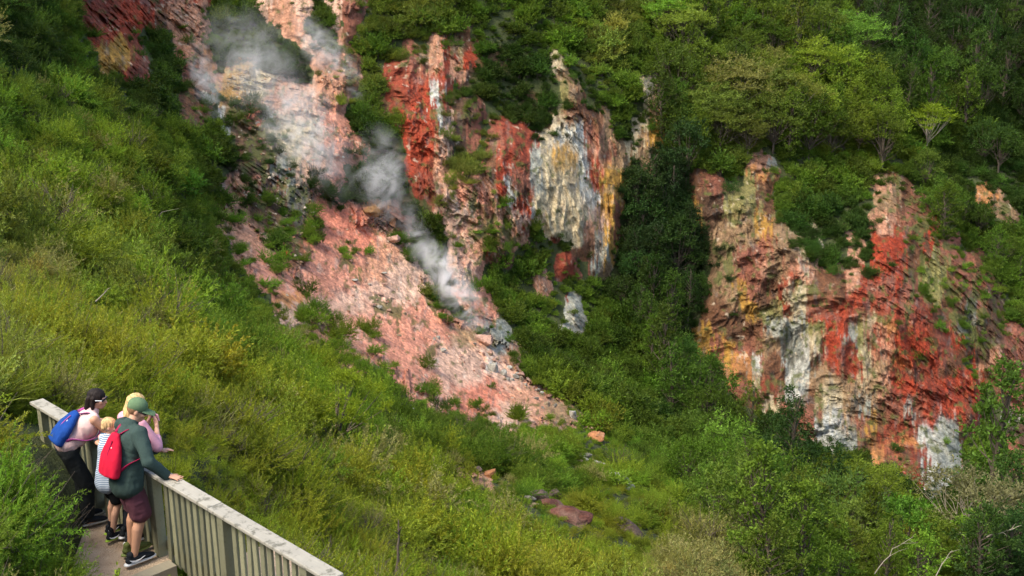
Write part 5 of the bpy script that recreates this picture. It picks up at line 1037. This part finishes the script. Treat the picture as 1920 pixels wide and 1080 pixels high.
B = Body(); B.cap(L(.078, .03, .008), L(.078, -.02, .012), .004, .004); B.cap(L(.060, .085, .006), L(-.060, .085, .006), .013, .013, (1, .6, 1)); B.cap(L(.060, .085, .006), L(.078, .03, .008), .008, .005); B.build('sunglasses', M_GLASS, J['e'], .004, 1)
backpack(J, 'red drawstring backpack on the back of the man in the cap', cloth('red_nylon', (.47, .012, .036), .15, 14, .1), cloth('dark_red_webbing', (.26, .012, .05)), .145, .37, .075, .0, 5)
# ---- the woman with the blue backpack
TH = R(34); fp = (163, 978)
J = person('dark haired woman in a pink sleeveless top and black trousers bending over the railing', fp, TH, 1.54, R(37), R(-10),
    {'r': dict(wrist=V3(.32, .12, .98), hint=(.75, -.1, -.85), f=V3(.75, .35, .05), up=(.1, -.4, .9), side=(-.3, .9, .3), curl=.3), 'l': dict(wrist=V3(-.10, .42, .95), hint=(-.8, -.2, -.3), f=V3(.5, .8, 0), curl=.3)},
    V3(.62, .75, -.12), {'r': (.02, .02), 'l': (-.02, .02)}, hipback=.10, skin=SKIN)
m_pk = cloth('pale_pink_jersey', (.58, .40, .37), .12, 40)
top_cloth(J, 'top', m_pk, 0, .09, 1.08, 7, .010, hemw=.98)
legs_cloth(J, 1.86, (.095, .075), 'trousers', cloth('black_trouser_cloth', (.014, .016, .016), .3, 30), 8, .007)
shoe(J, 'r', M_SHOE, simple_mat('grey_rubber', (.42, .40, .34), .7, .2)); shoe(J, 'l', M_SHOE, simple_mat('grey_rubber', (.42, .40, .34), .7, .2))
L, M, hs = J['L'], J['M'], J['hs']; m_dk = hair_mat('dark_brown_hair', (.013, .008, .006))
B = Body(); B.ell(L(0, -.016, .034), V3(.092, .106, .094) * hs, M); B.ell(L(0, -.055, -.02), V3(.088, .07, .10) * hs, M)
for x in np.linspace(-.075, .075, 6): B.chain([L(x, -.07, .02), L(x * 1.05, -.085, -.09), L(x * .95, -.075, -.185)], [.034 * hs, .034 * hs, .016 * hs])
for sx_ in (-1, 1): B.chain([L(.082 * sx_, -.01, .03), L(.088 * sx_, -.015, -.07), L(.080 * sx_, -.02, -.16)], [.026 * hs, .024 * hs, .012 * hs])
B.build('hair', m_dk, J['e'], .007, 2, .004, 28)
B = Body(); B.cap(L(.060, .088, .012), L(-.060, .088, .012), .014, .014, (1, .6, 1)); B.build('sunglasses', M_GLASS, J['e'], .004, 1)
B = Body(); B.cap(L(.066, .088, .014), L(.094, .02, .016), .0045, .0045); B.cap(L(-.066, .088, .014), L(-.094, .02, .016), .0045, .0045); B.build('glasses_arm', M_WHITE, J['e'], .003, 1)
backpack(J, 'blue drawstring backpack with magenta straps on the back of the woman', cloth('blue_nylon', (.011, .050, .22), .2, 14, .1), cloth('magenta_webbing', (.36, .075, .24)), .150, .33, .075, .0, 9, True)
# ---- the boy
TH = R(50); fp = (213, 1005)
J = person('blond boy in a blue and white striped sleeveless shirt and black shorts', fp, TH, 1.28, R(9), R(4),
    {'r': dict(wrist=V3(.14, .30, .90), hint=(.7, -.4, -.3), f=V3(0, .9, -.1), curl=.4), 'l': dict(wrist=V3(-.12, .30, .90), hint=(-.7, -.4, -.3), f=V3(0, .9, -.1), curl=.4)},
    V3(.55, .8, -.15), {'r': (.01, -.03), 'l': (-.01, .04)}, True, SKIN_L)
def striped():
    N = NT('striped_jersey'); tc = N.n('TexCoord'); mp = N.n('Mapping', Vector=tc.outputs['Object'], Rotation=(.10, .16, 0)); wv = N.n('TexWave', Vector=mp.outputs[0], Scale=17.0, Distortion=.35); wv.bands_direction = 'Z'; wv.inputs['Detail Scale'].default_value = .6
    c = mixc(N, ramp(N, wv.outputs['Fac'], [(.44, 0.0), (.56, 1.0)]), (.50, .56, .62), (.10, .16, .25)); b = N.n('BsdfPrincipled', Roughness=.9); N.l(c, b.inputs['Base Color']); N.l(b.outputs[0], N.out.inputs[0]); return N.m
top_cloth(J, 'shirt', striped(), 0, -.16, 1.14, 11, .009, hemw=1.12)
legs_cloth(J, .80, (.094, 0), 'shorts', cloth('black_shorts_cloth', (.010, .011, .012)), 12, .004)
for q in 'rl':
    B = Body(); a = J['ank' + q]; B.cap(a + V3(0, 0, -.02), a + V3(0, .0, .055), .043 * J['ss'], .041 * J['ss']); B.build('sock', cloth('black_sock', (.012, .012, .014)), J['e'], .006, 2); shoe(J, q, M_SHOE, M_SOLE_G, True)
L, M, hs = J['L'], J['M'], J['hs']
B = Body(); B.ell(L(0, -.014, .036), V3(.084, .096, .086) * hs, M); B.ell(L(0, -.060, -.005), V3(.066, .045, .06) * hs, M); B.build('hair', hair_mat('blond_hair', (.50, .33, .155)), J['e'], .006, 2, .003, 30)
# ---- the fair haired girl at the railing, mostly behind the man
TH = R(48); fp = (246, 1011)
J = person('fair haired girl in pink holding a phone up, half hidden behind the man', fp, TH, 1.56, R(19), R(6),
    {'r': dict(wrist=V3(.10, .34, 1.13), hint=(.7, .1, -.9), f=V3(-.25, .2, 1), up=(.6, .6, .2), side=(-.6, 0, .5), curl=.9), 'l': dict(wrist=V3(-.08, .35, 1.13), hint=(-.7, .1, -.9), f=V3(.25, .2, 1), up=(-.6, .6, .2), side=(.6, 0, .5), curl=.9)},
    V3(.35, .9, -.1), {'r': (.0, .0), 'l': (0, .03)}, False, SKIN_L)
top_cloth(J, 'jacket', cloth('pink_fleece', (.62, .30, .36), .12, 40), .45, -.08, 1.10, 15, .005)
legs_cloth(J, 1.85, (.080, .055), 'leggings', cloth('dark_legging_cloth', (.02, .022, .03)), 16, .003); shoe(J, 'r', M_SHOE, M_SOLE_W); shoe(J, 'l', M_SHOE, M_SOLE_W)
L, M, hs = J['L'], J['M'], J['hs']
B = Body(); B.ell(L(0, -.016, .034), V3(.088, .102, .092) * hs, M)
for x in np.linspace(-.07, .07, 6): B.chain([L(x, -.07, .03), L(x * 1.1, -.10, -.09), L(x * 1.0, -.12, -.27)], [.034 * hs, .036 * hs, .016 * hs])
B.build('hair', hair_mat('fair_hair', (.56, .36, .15)), J['e'], .007, 2, .004, 28)
ph = bevel_box('phone', simple_mat('pink_phone_case', (.62, .30, .34), .5, .1), (.15, .012, .076), None, .006, 3); pc = (J['wrr'] + J['wrl']) / 2 + V3(0, .035, .095); Mx = Matrix.Translation(J['e'].location) @ Matrix.Rotation(J['e'].rotation_euler.z, 4, 'Z')
ph.location = Mx @ Vector(pc); ph.rotation_euler = (.15, 0, J['e'].rotation_euler.z); tag(ph, 'pink phone held up in both hands by the fair haired girl', 'phone')
